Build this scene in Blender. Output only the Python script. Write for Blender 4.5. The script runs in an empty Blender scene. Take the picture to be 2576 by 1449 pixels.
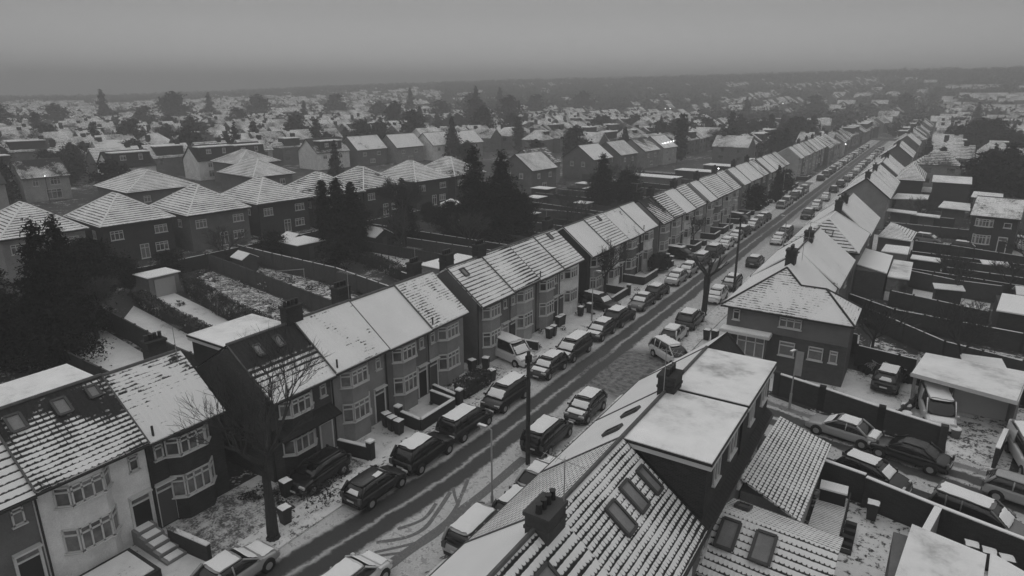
import bpy, math, random
from math import sin, cos, pi, radians, sqrt, atan2
from mathutils import Vector

random.seed(11)
S = bpy.context.scene
COL = S.collection

# ------------------------------------------------------------------ camera, sky, sun, exposure
CAM_H, PITCH, YAW = 22.5, math.atan(500 / 1650), radians(32.6)
cam = bpy.data.cameras.new("camera")
cam.sensor_width = 36.0
cam.lens = 36.0 * 1650 / 2576
cam.clip_start, cam.clip_end = 0.5, 9000
co = bpy.data.objects.new("camera", cam)
co.location = (0, 0, CAM_H)
co.rotation_euler = (pi / 2 - PITCH, 0, YAW)
COL.objects.link(co)
S.camera = co

SUN_EL, SUN_ROT = radians(50), radians(200)
W = bpy.data.worlds.new("World")
S.world = W
W.use_nodes = True
nt = W.node_tree
nt.nodes.clear()
wo = nt.nodes.new("ShaderNodeOutputWorld")
bg = nt.nodes.new("ShaderNodeBackground")
sky = nt.nodes.new("ShaderNodeTexSky")
sky.sky_type = 'NISHITA'
sky.sun_disc = False
sky.sun_elevation, sky.sun_rotation = SUN_EL, SUN_ROT
sky.air_density, sky.dust_density = 1.0, 6.0
bw = nt.nodes.new("ShaderNodeRGBToBW")
tcn = nt.nodes.new("ShaderNodeTexCoord")
sep = nt.nodes.new("ShaderNodeSeparateXYZ")
ramp = nt.nodes.new("ShaderNodeValToRGB")      # overcast dome: raised at the horizon to offset haze, dimmer above, bright overhead
cr = ramp.color_ramp
cr.elements[0].position, cr.elements[0].color = 0.0, (.8, .8, .8, 1)
cr.elements[1].position, cr.elements[1].color = 1.0, (.72, .72, .72, 1)
for p_, c_ in ((.03, .72), (.06, .56), (.1, .40), (.16, .30), (.3, .42), (.5, .66)):
    e_ = cr.elements.new(p_)
    e_.color = (c_, c_, c_, 1)
mixw = nt.nodes.new("ShaderNodeMix")
mixw.data_type = 'FLOAT'
mixw.inputs[0].default_value = 0.93
gain = nt.nodes.new("ShaderNodeMath")
gain.operation = 'MULTIPLY'
gain.inputs[1].default_value = 11.2
nzw = nt.nodes.new("ShaderNodeTexNoise")
nzw.inputs['Scale'].default_value = 1.6
nzw.inputs['Detail'].default_value = 3
mr = nt.nodes.new("ShaderNodeMapRange")
mr.inputs['To Min'].default_value, mr.inputs['To Max'].default_value = .9, 1.1
gain2 = nt.nodes.new("ShaderNodeMath")
gain2.operation = 'MULTIPLY'
L_ = nt.links.new
L_(sky.outputs[0], bw.inputs[0])
L_(tcn.outputs['Generated'], sep.inputs[0])
L_(tcn.outputs['Generated'], nzw.inputs['Vector'])
L_(sep.outputs['Z'], ramp.inputs[0])
L_(ramp.outputs[0], gain.inputs[0])
L_(nzw.outputs[0], mr.inputs['Value'])
L_(gain.outputs[0], gain2.inputs[0])
L_(mr.outputs[0], gain2.inputs[1])
L_(bw.outputs[0], mixw.inputs[2])
dotn = nt.nodes.new("ShaderNodeVectorMath")      # sky brightest along the camera axis, dimmer towards the sides
dotn.operation = 'DOT_PRODUCT'
dotn.inputs[1].default_value = (-sin(YAW), cos(YAW), .1)
mr2 = nt.nodes.new("ShaderNodeMapRange")
mr2.inputs['From Min'].default_value, mr2.inputs['From Max'].default_value = .75, 1.0
mr2.inputs['To Min'].default_value, mr2.inputs['To Max'].default_value = .84, 1.04
gain3 = nt.nodes.new("ShaderNodeMath")
gain3.operation = 'MULTIPLY'
L_(tcn.outputs['Generated'], dotn.inputs[0])
L_(dotn.outputs['Value'], mr2.inputs['Value'])
L_(gain2.outputs[0], gain3.inputs[0])
L_(mr2.outputs[0], gain3.inputs[1])
L_(gain3.outputs[0], mixw.inputs[3])
L_(mixw.outputs[0], bg.inputs[0])
bg.inputs[1].default_value = 0.1
L_(bg.outputs[0], wo.inputs[0])

sd = bpy.data.lights.new("sun", 'SUN')
sd.energy, sd.angle, sd.color = 0.32, radians(40), (1, 1, 1)
so = bpy.data.objects.new("sun", sd)
so.rotation_euler = (pi / 2 - SUN_EL, 0, SUN_ROT)
so.location = (0, 0, 60)
COL.objects.link(so)

S.view_settings.view_transform = 'Standard'
S.view_settings.look = 'None'
S.view_settings.exposure = 0.0
S.view_settings.gamma = 1.0
S.cycles.use_denoising = True
S.cycles.max_bounces = 5
S.cycles.diffuse_bounces = 3
S.cycles.volume_bounces = 1
S.cycles.use_adaptive_sampling = True
S.cycles.adaptive_threshold = 0.02

# ------------------------------------------------------------------ helpers
class MB:
    """collects faces; build() links them as ONE mesh object"""
    def __init__(s):
        s.v, s.f, s.m = [], [], []
    def add(s, vs, fs, mi=0):
        b = len(s.v)
        s.v += [tuple(v) for v in vs]
        s.f += [tuple(b + i for i in f) for f in fs]
        s.m += [mi] * len(fs)
    def box(s, x0, y0, z0, x1, y1, z1, mi=0):
        s.add([(x0, y0, z0), (x1, y0, z0), (x1, y1, z0), (x0, y1, z0), (x0, y0, z1), (x1, y0, z1), (x1, y1, z1), (x0, y1, z1)],
              [(0, 3, 2, 1), (4, 5, 6, 7), (0, 1, 5, 4), (1, 2, 6, 5), (2, 3, 7, 6), (3, 0, 4, 7)], mi)
    def bar(s, p0, p1, w, h, mi=0, up=(0, 0, 1)):
        p0, p1, up = Vector(p0), Vector(p1), Vector(up)
        d = (p1 - p0).normalized()
        a = d.cross(up)
        if a.length < 1e-4:
            a = d.cross(Vector((1, 0, 0)))
        a.normalize()
        b = a.cross(d)
        a, b = a * w / 2, b * h / 2
        s.add([p0 - a - b, p0 + a - b, p0 + a + b, p0 - a + b, p1 - a - b, p1 + a - b, p1 + a + b, p1 - a + b],
              [(0, 3, 2, 1), (4, 5, 6, 7), (0, 1, 5, 4), (1, 2, 6, 5), (2, 3, 7, 6), (3, 0, 4, 7)], mi)
    def tube(s, pts, rad, n=6, mi=0, cap=True):
        rings, b0 = [], len(s.v)
        for i, p in enumerate(pts):
            p = Vector(p)
            d = (Vector(pts[min(i + 1, len(pts) - 1)]) - Vector(pts[max(i - 1, 0)]))
            d = d.normalized() if d.length > 1e-6 else Vector((0, 0, 1))
            a = d.cross(Vector((0, 0, 1)))
            if a.length < 1e-3:
                a = Vector((1, 0, 0))
            a.normalize()
            b = d.cross(a)
            r = rad[i] if isinstance(rad, (list, tuple)) else rad
            for k in range(n):
                t = 2 * pi * k / n
                s.v.append(tuple(p + a * r * cos(t) + b * r * sin(t)))
        for i in range(len(pts) - 1):
            for k in range(n):
                s.f.append((b0 + i * n + k, b0 + i * n + (k + 1) % n, b0 + (i + 1) * n + (k + 1) % n, b0 + (i + 1) * n + k))
                s.m.append(mi)
        if cap:
            s.f.append(tuple(b0 + k for k in range(n - 1, -1, -1)))
            s.f.append(tuple(b0 + (len(pts) - 1) * n + k for k in range(n)))
            s.m += [mi, mi]
    def poly(s, pts, th=0.0, mi=0):
        """polygon; with th > 0 a slab hanging th below it"""
        n = len(pts)
        if not th:
            s.add(pts, [tuple(range(n))], mi)
            return
        lo = [(p[0], p[1], p[2] - th) for p in pts]
        s.add(list(pts) + lo, [tuple(range(n)), tuple(range(2 * n - 1, n - 1, -1))] + [(i, n + i, n + (i + 1) % n, (i + 1) % n) for i in range(n)], mi)
    def loft(s, secs, mi=0, caps=True):
        n, b = len(secs[0]), len(s.v)
        for q in secs:
            s.v += [tuple(p) for p in q]
        for i in range(len(secs) - 1):
            for k in range(n):
                s.f.append((b + i * n + k, b + (i + 1) * n + k, b + (i + 1) * n + (k + 1) % n, b + i * n + (k + 1) % n))
                s.m.append(mi)
        if caps:
            s.f.append(tuple(b + k for k in range(n)))
            s.f.append(tuple(b + (len(secs) - 1) * n + k for k in range(n - 1, -1, -1)))
            s.m += [mi, mi]
    def mesh(s, name, mats, smooth=False, uv=True):
        me = bpy.data.meshes.new(name)
        me.from_pydata(s.v, [], s.f)
        for m in (mats if isinstance(mats, (list, tuple)) else [mats]):
            me.materials.append(m)
        if any(s.m):
            me.polygons.foreach_set("material_index", s.m)
        if smooth:
            me.polygons.foreach_set("use_smooth", [True] * len(me.polygons))
        if uv:
            ul = me.uv_layers.new(name="UVMap")
            arr = [0.0] * (2 * len(me.loops))
            for p in me.polygons:
                nx, ny, nz = p.normal
                if abs(nz) > .999:
                    ux, uy, uz, vx, vy, vz = 1, 0, 0, 0, 1, 0
                else:
                    l = sqrt(nx * nx + ny * ny)
                    ux, uy, uz = -ny / l, nx / l, 0
                    vx, vy, vz = ny * uz - nz * uy, nz * ux - nx * uz, nx * uy - ny * ux
                    if vz < 0:
                        vx, vy, vz = -vx, -vy, -vz
                for li in p.loop_indices:
                    c = s.v[me.loops[li].vertex_index]
                    arr[2 * li] = c[0] * ux + c[1] * uy + c[2] * uz
                    arr[2 * li + 1] = c[0] * vx + c[1] * vy + c[2] * vz
            ul.data.foreach_set("uv", arr)
        me.update()
        return me
    def build(s, name, mats, parent=None, loc=None, rz=0.0, smooth=False, uv=True):
        o = bpy.data.objects.new(name, s.mesh(name, mats, smooth, uv))
        COL.objects.link(o)
        if parent is not None:
            o.parent = parent
        if loc is not None:
            o.location = loc
        if rz:
            o.rotation_euler = (0, 0, rz)
        return o


def tag(o, label=None, cat=None, group=None, kind=None):
    if label: o["label"] = label
    if cat: o["category"] = cat
    if group: o["group"] = group
    if kind: o["kind"] = kind
    return o


def empty(name, loc, rz, label, cat, group=None):
    o = bpy.data.objects.new(name, None)
    o.empty_display_size = .3
    COL.objects.link(o)
    o.location, o.rotation_euler = loc, (0, 0, rz)
    return tag(o, label, cat, group)


def kids(o):
    return KIDS.get(o.name) or KIDS.setdefault(o.name, [c for c in COL.objects if c.parent is o])


KIDS = {}


def dup(root, loc, rz=0.0, sc=None, label=None, group=None, cat=None):
    r = root.copy()
    COL.objects.link(r)
    r.location, r.rotation_euler = loc, (0, 0, rz)
    if sc is not None:
        r.scale = (sc, sc, sc) if not isinstance(sc, (tuple, list)) else sc
    if label: r["label"] = label
    if group: r["group"] = group
    if cat: r["category"] = cat
    for ch in kids(root):
        c = ch.copy()
        COL.objects.link(c)
        c.parent = r
        for g in kids(ch):
            d = g.copy()
            COL.objects.link(d)
            d.parent = c
    return r


ORD = "first second third fourth fifth sixth seventh eighth ninth tenth eleventh twelfth thirteenth fourteenth fifteenth sixteenth seventeenth eighteenth nineteenth twentieth".split()

# ------------------------------------------------------------------ materials
MATS = {}


class NT:
    def __init__(s, name):
        s.m = bpy.data.materials.new(name)
        s.m.use_nodes = True
        s.t = s.m.node_tree
        s.b = s.t.nodes["Principled BSDF"]
    def n(s, typ, **kw):
        x = s.t.nodes.new("ShaderNode" + typ)
        for k, v in kw.items():
            setattr(x, k, v)
        return x
    def link(s, a, b):
        s.t.links.new(a, b)
    def math(s, op, a, b=None, c=None, clamp=False):
        x = s.n("Math", operation=op)
        x.use_clamp = clamp
        for i, q in enumerate((a, b, c)):
            if q is None: continue
            if hasattr(q, 'links') or hasattr(q, 'is_linked'):
                s.link(q, x.inputs[i])
            else:
                x.inputs[i].default_value = q
        return x.outputs[0]
    def noise(s, vec, scale, detail=3, rough=.6):
        x = s.n("TexNoise")
        x.inputs['Scale'].default_value, x.inputs['Detail'].default_value, x.inputs['Roughness'].default_value = scale, detail, rough
        if vec is not None: s.link(vec, x.inputs['Vector'])
        return s.math('MULTIPLY_ADD', x.outputs[0], 1.9, -.45)
    def step(s, v, a, b):
        x = s.n("MapRange", interpolation_type='SMOOTHSTEP')
        x.inputs['From Min'].default_value, x.inputs['From Max'].default_value = a, b
        s.link(v, x.inputs['Value'])
        return x.outputs[0]
    def mix(s, f, a, b):
        """a, b: grey values or sockets"""
        x = s.n("Mix", data_type='FLOAT')
        for i, q in ((0, f), (2, a), (3, b)):
            if hasattr(q, 'is_linked'): s.link(q, x.inputs[i])
            else: x.inputs[i].default_value = q
        return x.outputs[0]
    def bump(s, h, strength, dist):
        x = s.n("Bump")
        x.inputs['Strength'].default_value, x.inputs['Distance'].default_value = strength, dist
        s.link(h, x.inputs['Height'])
        s.link(x.outputs[0], s.b.inputs['Normal'])
    def pos(s):
        return s.n("NewGeometry").outputs['Position']


def grey(name, col, rough=.7, var=.15, scale=1.5, bump=0.0, spec=.3, metal=0.0, key=None):
    k = key or (name, col, rough, var, scale)
    if k in MATS: return MATS[k]
    t = NT(name)
    n1 = t.noise(t.pos(), scale, 5, .65)
    n2 = t.noise(t.pos(), scale * 9, 3, .6)
    v = t.math('ADD', t.math('MULTIPLY', n1, .7), t.math('MULTIPLY', n2, .3))
    v = t.math('MULTIPLY_ADD', v, 2 * var * col, col * (1 - var))
    t.link(v, t.b.inputs['Base Color'])
    t.b.inputs['Roughness'].default_value = rough
    t.b.inputs['Specular IOR Level'].default_value = spec
    t.b.inputs['Metallic'].default_value = metal
    if bump: t.bump(n2, bump, .02)
    MATS[k] = t.m
    return t.m


def snowroof(cov, lines=.5, pitch=.33, rib=0.0, big=.55, fine=.35, tile=.05, ribp=.3, snow=.8, ls=.3, cells=0.0, grad=0.0, gv=5.1):
    """tiled roof under snow: cov = cover, lines = how far each course's bare lower edge shows"""
    k = ("roof", cov, lines, pitch, rib, big, fine, tile, ribp, ls, cells, grad, gv)
    if k in MATS: return MATS[k]
    t = NT("snowy_tiles")
    uv = t.n("UVMap").outputs[0]
    sp = t.n("SeparateXYZ")
    t.link(uv, sp.inputs[0])
    P = t.pos()
    n1 = t.noise(P, ls, 4, .6)
    n2 = t.noise(P, 1.9, 4, .7)
    n3 = t.noise(P, 9.0, 2, .6)
    wob = t.math('MULTIPLY_ADD', n3, .03, sp.outputs[1])
    f = t.math('FRACT', t.math('DIVIDE', wob, pitch))
    g = t.math('FRACT', t.math('DIVIDE', sp.outputs[0], ribp))
    tri = t.math('SUBTRACT', t.math('PINGPONG', g, .5), .25)
    edge = t.math('MAXIMUM', t.math('SUBTRACT', 1, t.math('DIVIDE', f, .62)), 0)     # 1 at the bare lower edge of a course
    if rib: edge = t.math('MULTIPLY', edge, t.math('MULTIPLY_ADD', tri, rib * 5, 1))
    s = t.math('MULTIPLY_ADD', t.math('SUBTRACT', n1, .5), big * .7, cov)
    s = t.math('MULTIPLY_ADD', t.math('SUBTRACT', n2, .5), fine * .6, s)
    s = t.math('SUBTRACT', s, t.math('MULTIPLY', edge, lines))
    if cells: s = t.math('SUBTRACT', s, t.math('MULTIPLY', t.math('MAXIMUM', t.math('SUBTRACT', tri, .1), 0), cells))
    if grad: s = t.math('ADD', s, t.math('MULTIPLY', t.math('SUBTRACT', gv, sp.outputs[1]), grad))
    m = t.step(s, .44, .56)
    # dark seam under every course, thin
    tl = t.math('MULTIPLY_ADD', n3, tile * .5, tile * .55)
    sn = t.math('MULTIPLY_ADD', n1, .12, snow - .08)
    c = t.mix(m, tl, sn)
    t.link(c, t.b.inputs['Base Color'])
    t.b.inputs['Roughness'].default_value = .75
    t.b.inputs['Specular IOR Level'].default_value = .25
    h = t.math('MULTIPLY_ADD', m, .5, t.math('MULTIPLY', f, .6))
    if rib: h = t.math('ADD', h, t.math('MULTIPLY', tri, 1.2))
    t.bump(h, .55, .05)
    MATS[k] = t.m
    return t.m


def patchy(name, cov, dark, snow=.78, s1=.25, s2=1.6, s3=8.0, a1=.5, a2=.35, a3=.25, rough=.8, edge=.09):
    """snow lying in patches over dark ground"""
    k = ("patchy", name, cov, dark, snow)
    if k in MATS: return MATS[k]
    t = NT(name)
    P = t.pos()
    n1, n2, n3 = t.noise(P, s1, 4), t.noise(P, s2, 4, .65), t.noise(P, s3, 3, .65)
    s = t.math('MULTIPLY_ADD', t.math('SUBTRACT', n1, .5), a1 * 1.0, cov)
    s = t.math('MULTIPLY_ADD', t.math('SUBTRACT', n2, .5), a2 * 1.3, s)
    s = t.math('MULTIPLY_ADD', t.math('SUBTRACT', n3, .5), a3 * 1.3, s)
    m = t.step(s, .5 - edge, .5 + edge)
    dk = t.math('MULTIPLY_ADD', n3, dark * .8, dark * .6)
    sn = t.math('MULTIPLY_ADD', n1, .2, t.math('MULTIPLY_ADD', n2, .12, snow - .2))
    t.link(t.mix(m, dk, sn), t.b.inputs['Base Color'])
    t.b.inputs['Roughness'].default_value = rough
    t.b.inputs['Specular IOR Level'].default_value = .25
    t.bump(t.math('ADD', t.math('MULTIPLY', m, .6), t.math('MULTIPLY', n3, .4)), .5, .05)
    MATS[k] = t.m
    return t.m


def wallmat(kind, col):
    k = ("wall", kind, col)
    if k in MATS: return MATS[k]
    t = NT(kind)
    P = t.pos()
    n1, n2 = t.noise(P, .7, 5, .65), t.noise(P, 14.0, 3, .7)
    v = t.math('MULTIPLY_ADD', n1, col * .5, col * .75)
    v = t.math('MULTIPLY', v, t.math('MULTIPLY_ADD', n2, .3, .85))
    if kind == "brick":
        uv = t.n("UVMap").outputs[0]
        b = t.n("TexBrick")
        b.inputs['Scale'].default_value = 1.0
        b.inputs['Brick Width'].default_value, b.inputs['Row Height'].default_value = .23, .075
        b.inputs['Mortar Size'].default_value = .01
        for i_, c_ in ((1, .8), (2, 1.2), (3, 1.5)):
            b.inputs[i_].default_value = (c_, c_, c_, 1)
        t.link(uv, b.inputs['Vector'])
        v = t.math('MULTIPLY', v, b.outputs[0])
    t.link(v, t.b.inputs['Base Color'])
    t.b.inputs['Roughness'].default_value = .85
    t.b.inputs['Specular IOR Level'].default_value = .2
    t.bump(n2, .35, .02)
    MATS[k] = t.m
    return t.m


SNOW = grey("snow", .8, .7, .07, .8, .25)
SNOWD = patchy("thin_snow", .72, .12, .74)
GLASS = None
def make_glass():
    t = NT("window_glass")
    P = t.pos()
    n = t.noise(P, .55, 2)
    n2 = t.noise(P, 3.0, 2)
    m = t.step(n, .2, .7)
    c = t.mix(m, .035, t.math('MULTIPLY_ADD', n2, .12, .12))
    t.link(c, t.b.inputs['Base Color'])
    t.b.inputs['Roughness'].default_value = .08
    t.b.inputs['Specular IOR Level'].default_value = .5
    return t.m
GLASS = make_glass()
NET = grey('net_curtain', .17, .5, .3, 2.0)
WR = random.Random(2)
FRAME = grey("white_plastic", .56, .4, .06, 3)
FRAMED = grey("dark_frame", .06, .5, .1, 3)
DARK = grey("dark_trim", .03, .6, .2, 3)
BLACK = grey("black_rubber", .015, .7, .2, 3)
WOOD = grey("weathered_wood", .032, .85, .35, 2.2, .3)
WOODL = grey("pale_wood", .06, .85, .3, 2.2, .3)
BRICKW = wallmat("brick", .065)
BRICKC = wallmat("brick", .035)
CONC = grey("concrete", .22, .85, .25, 1.5, .3)
METAL = grey("galvanised_metal", .3, .4, .15, 4)
LEAF = grey("evergreen_leaves", .013, .9, .5, .9, spec=.08)
LEAFS = patchy("frosted_leaves", .22, .03, .6, s1=.5, s2=3)
BARK = grey("bark", .04, .9, .35, 4, .4)
HEDGE = patchy("snow_dusted_hedge", .3, .035, .6, s1=.4, s2=2.5)


def emit(name, v):
    t = NT(name)
    t.b.inputs['Base Color'].default_value = (.8, .8, .8, 1)
    t.b.inputs['Emission Color'].default_value = (1, 1, 1, 1)
    t.b.inputs['Emission Strength'].default_value = v
    return t.m
LIT = emit("lit_lamp", 5.0)
LITW = emit("lit_window", 0.9)

# ------------------------------------------------------------------ houses
def mesh_wall_prism(W, x0, x1, he, xr, hr, hip=False, base=0.0):
    m = MB()
    y0, y1 = -W / 2 + .006, W / 2 - .006
    if hip:
        m.box(x0, y0, base, x1, y1, he)
        return m
    a = [(x1, base), (x1, he), (xr, hr - .05), (x0, he), (x0, base)]
    vs = [(x, y0, z) for x, z in a] + [(x, y1, z) for x, z in a]
    n = 5
    m.add(vs, [tuple(range(n)), tuple(range(2 * n - 1, n - 1, -1))] + [(i, n + i, n + (i + 1) % n, (i + 1) % n) for i in range(n)])
    return m


def window(parent, p0, p1, z0, z1, cols=2, transom=True, frame=FRAME, glass=GLASS, fw=.085, segs=None, sill=True):
    """segs: list of ((x,y),(x,y),cols); one frame mesh plus one pane mesh"""
    fr, pn = MB(), MB()
    for q0, q1, c in (segs or [(p0, p1, cols)]):
        a, b = Vector((q0[0], q0[1], 0)), Vector((q1[0], q1[1], 0))
        d = b - a
        L = d.length
        d = d / L
        nrm = Vector((d.y, -d.x, 0))
        o = nrm * .03
        zt = z1 - (z1 - z0) * .27
        def P(u, z, k=1.0): return a + d * u + o * k + Vector((0, 0, z))
        for u in [i * L / c for i in range(c + 1)]:
            fr.bar(P(min(max(u, fw / 2), L - fw / 2), z0), P(min(max(u, fw / 2), L - fw / 2), z1), .075, fw, up=nrm)
        for z in [z0 + .04, z1 - .04] + ([zt] if transom else []):
            fr.bar(P(0, z), P(L, z), .085, fw, up=(0, 0, 1))
        if sill:
            fr.bar(P(-.06, z0 - .04, 2), P(L + .06, z0 - .04, 2), .16, .07)
        g = nrm * .018
        pn.add([a + g + Vector((0, 0, z0)), b + g + Vector((0, 0, z0)), b + g + Vector((0, 0, z1)), a + g + Vector((0, 0, z1))], [(0, 1, 2, 3)])
    if glass is GLASS and WR.random() < .3: glass = NET
    w = fr.build("window", frame, parent)
    pn.build("pane", glass, w)
    return w


def chimney(parent, x, y, z0, z1, wx=.9, wy=1.3, pots=3, m=None):
    wx, wy, z1 = wx * .85, wy * .82, z1 - .2
    c = MB()
    c.box(x - wx / 2, y - wy / 2, z0, x + wx / 2, y + wy / 2, z1)
    c.box(x - wx / 2 - .06, y - wy / 2 - .06, z1 + .002, x + wx / 2 + .06, y + wy / 2 + .06, z1 + .16)
    c.box(x - wx / 2 - .04, y - wy / 2 - .04, z1 - .5, x + wx / 2 + .04, y + wy / 2 + .04, z1 - .38)
    o = c.build("chimney", m or BRICKC, parent)
    for k in range(pots):
        yy = y - wy / 2 + wy * (k + .5) / pots
        p = MB()
        p.tube([(x, yy, z1 + .15), (x, yy, z1 + .5), (x, yy, z1 + .52)], [.12, .1, .125], 8)
        p.build("chimney_pot", DARK, o)
    return o


def house(name, label, loc, rz, W=4.9, xf=0.0, xb=-7.2, xr=-3.6, he=5.3, hr=8.2, wall=None, roof=None, roofb=None, style='gable',
          ridge=0.0, ov=.28, bays=(), wins=(), doors=(), chims=(), sky=(), dormer=None, pipe=None, group=None, cat="house", party=True, cap=True, bare=False, bandm=None, awn=None):
    """local frame: +x is the street front, y runs along the row, walls from xb to xf, ridge at xr"""
    h = empty(name, loc, rz, label, cat, group)
    wall = wall or BRICKW
    base = 0.0
    mesh_wall_prism(W, xb, xf, he, xr, hr, style != 'gable', base).build("wall", wall, h)
    r = MB()
    th = .14
    ys = W / 2 - (.004 if party else -.2)
    sf = (hr - he) / (xf - xr)
    sb = (hr - he) / (xr - xb)
    if style == 'gable':
        ef, eb = xf + ov, xb - ov
        A = [(ef, -ys, he - ov * sf + th), (ef, ys, he - ov * sf + th), (xr, ys, hr + th), (xr, -ys, hr + th)]
        B_ = [(xr, -ys, hr + th), (xr, ys, hr + th), (eb, ys, he - ov * sb + th), (eb, -ys, he - ov * sb + th)]
        r.poly(A, th)
        r.poly(B_, th, 1 if roofb else 0)
    else:                                    # hipped: ridge of length `ridge` along y ('hip') or along x ('hipx')
        X0, X1, Y0, Y1, z0 = xb - ov, xf + ov, -W / 2 - ov, W / 2 + ov, he
        if style == 'hip':
            a, b = (xr, -ridge / 2, hr), (xr, ridge / 2, hr)
            fs = [[(X1, Y0, z0), (X1, Y1, z0), b, a], [(X1, Y1, z0), (X0, Y1, z0), b], [(X0, Y1, z0), (X0, Y0, z0), a, b], [(X0, Y0, z0), (X1, Y0, z0), a]]
        else:
            a, b = (xr - ridge / 2, 0, hr), (xr + ridge / 2, 0, hr)
            fs = [[(X1, Y0, z0), (X1, Y1, z0), b], [(X1, Y1, z0), (X0, Y1, z0), a, b], [(X0, Y1, z0), (X0, Y0, z0), a], [(X0, Y0, z0), (X1, Y0, z0), b, a]]
        for f in fs:
            r.add(f, [tuple(range(len(f)))])
        r.add([(X0, Y0, z0), (X0, Y1, z0), (X1, Y1, z0), (X1, Y0, z0)], [(0, 1, 2, 3)])
    ro = r.build("roof", [roof] + ([roofb] if roofb else []), h)
    rt = MB()                                # ridge tiles (and hips)
    if style == 'gable':
        rt.tube([(xr, -ys, hr + th), (xr, ys, hr + th)], .1, 6)
    else:
        rt.tube([a, b], .09, 5) if ridge > .1 else None
        for c_, e_ in (((X1, Y0, z0), a if style == 'hip' else b), ((X1, Y1, z0), b), ((X0, Y1, z0), b if style == 'hip' else a), ((X0, Y0, z0), a)):
            rt.tube([c_, e_], .12, 5)
    if style == 'gable' and party:
        pl = MB()
        for y in (-ys,):
            pl.bar((xf + ov, y, he - ov * sf + th + .02), (xr, y, hr + th + .02), .09, .07, up=(1, 0, 0))
        pl.build("party_flashing", RIDGE, ro)
    rt.build("ridge_tiles", RIDGE if style == 'gable' else SNOW, ro)
    g = MB()                                 # gutters under both eaves
    if style == 'gable':
        zf, zb = he - ov * sf + .03, he - ov * sb + .03
        g.bar((xf + ov + .05, -ys, zf), (xf + ov + .05, ys, zf), .1, .11)
        g2 = MB()
        g2.bar((xb - ov - .05, -ys, zb), (xb - ov - .05, ys, zb), .1, .11)
        g2.build("gutter", DARK, h)
        for y in ([-ys - .02, ys + .02] if not party else []):
            bb = MB()
            bb.bar((xf + ov, y, he - ov * sf + .03), (xr, y, hr + .04), .05, .2)
            bb.bar((xb - ov, y, he - ov * sb + .03), (xr, y, hr + .04), .05, .2)
            bb.build("barge_board", DARK, h)
    else:
        for p, q in (((X1, Y0), (X1, Y1)), ((X1, Y1), (X0, Y1)), ((X0, Y1), (X0, Y0)), ((X0, Y0), (X1, Y0))):
            g.bar((p[0], p[1], z0 - .07), (q[0], q[1], z0 - .09), .14, .2)
    g.build("gutter", DARK, h)
    if pipe is not None:
        p = MB()
        p.tube([(xf + .1, pipe, he - .1), (xf + .1, pipe, .1)], .05, 6)
        p.build("drainpipe", DARK, h)
    for by, bw, bd, style_b in bays:         # two-storey bay
        b = MB()
        hw = bw / 2
        x1 = xf + bd
        y = by
        prof = [(xf - .1, y - hw), (x1, y - hw * .55), (x1, y + hw * .55), (xf - .1, y + hw)]
        top = he - .46
        b.loft([[(px, py, z) for px, py in prof] for z in (0, top)], 0)
        bm = b.build("bay", style_b if style_b is not None and not isinstance(style_b, str) else wall, h)
        segs = [((prof[0][0] + .1, prof[0][1] + .0), prof[1], 1), (prof[1], prof[2], 3), (prof[2], prof[3], 1)]
        segs[0] = ((xf - .1 + (x1 - xf + .1) * .15, y - hw + hw * .45 * .15), prof[1], 1)
        segs[2] = (prof[2], (xf - .1 + (x1 - xf + .1) * .15, y + hw - hw * .45 * .15), 1)
        for z0_, z1_ in ((1.45, 2.75), (3.95, 5.0)):
            window(h, None, None, z0_, z1_, segs=segs)
    for face, u, z, w, hh, cols in wins:
        e = 0.004
        if face == 'F': p0, p1 = (xf + e, u - w / 2), (xf + e, u + w / 2)
        elif face == 'B': p0, p1 = (xb - e, u + w / 2), (xb - e, u - w / 2)
        elif face == 'L': p0, p1 = (u - w / 2, -W / 2 - e), (u + w / 2, -W / 2 - e)
        else: p0, p1 = (u + w / 2, W / 2 + e), (u - w / 2, W / 2 + e)
        window(h, p0, p1, z, z + hh, cols, hh > .7)
    for dy, dm in doors:
        d = MB()
        d.box(xf - .02, dy - .43, .12, xf + .035, dy + .43, 2.1)
        dd = d.build("door", dm, h)
        f = MB()
        for s_ in (-1, 1):
            f.box(xf - .02, dy + s_ * .5 - .06, .1, xf + .06, dy + s_ * .5 + .06, 2.6)
        f.box(xf - .02, dy - .44, 2.12, xf + .055, dy + .44, 2.22)
        f.box(xf - .02, dy - .56, 2.602, xf + .3, dy + .56, 2.7)
        f.build("door_frame", FRAME, dd)
        fl = MB()
        fl.box(xf - .02, dy - .43, 2.23, xf + .02, dy + .43, 2.59)
        fl.build("fanlight", GLASS, dd)
    for args in chims:
        chimney(h, *args)
    for side, u, s0, w, l in sky:            # roof windows; side F or B, s0 = distance down from ridge
        X = xr + (1 if side == 'F' else -1) * 0
        sl = sf if side == 'F' else sb
        sg = 1 if side == 'F' else -1
        k = 1 / sqrt(1 + sl * sl)
        def RP(d, y, up=0.0):
            return Vector((xr + sg * d * k + sg * up * sl * k, y, hr + th - d * sl * k + up * k))
        f = MB()
        nn = Vector((sg * sl * k, 0, k))
        for (d0, y0, d1, y1) in ((s0, u - w / 2, s0 + l, u - w / 2), (s0, u + w / 2, s0 + l, u + w / 2), (s0, u - w / 2, s0, u + w / 2), (s0 + l, u - w / 2, s0 + l, u + w / 2)):
            f.bar(RP(d0, y0, .05), RP(d1, y1, .05), .12, .14, up=nn)
        fo = f.build("roof_window", FRAMED, h)
        p = MB()
        q = [RP(s0, u - w / 2, .06), RP(s0 + l, u - w / 2, .06), RP(s0 + l, u + w / 2, .06), RP(s0, u + w / 2, .06)]
        p.add(q, [(0, 1, 2, 3) if sg > 0 else (3, 2, 1, 0)])
        p.build("pane", PANESNOW, fo)
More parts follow.
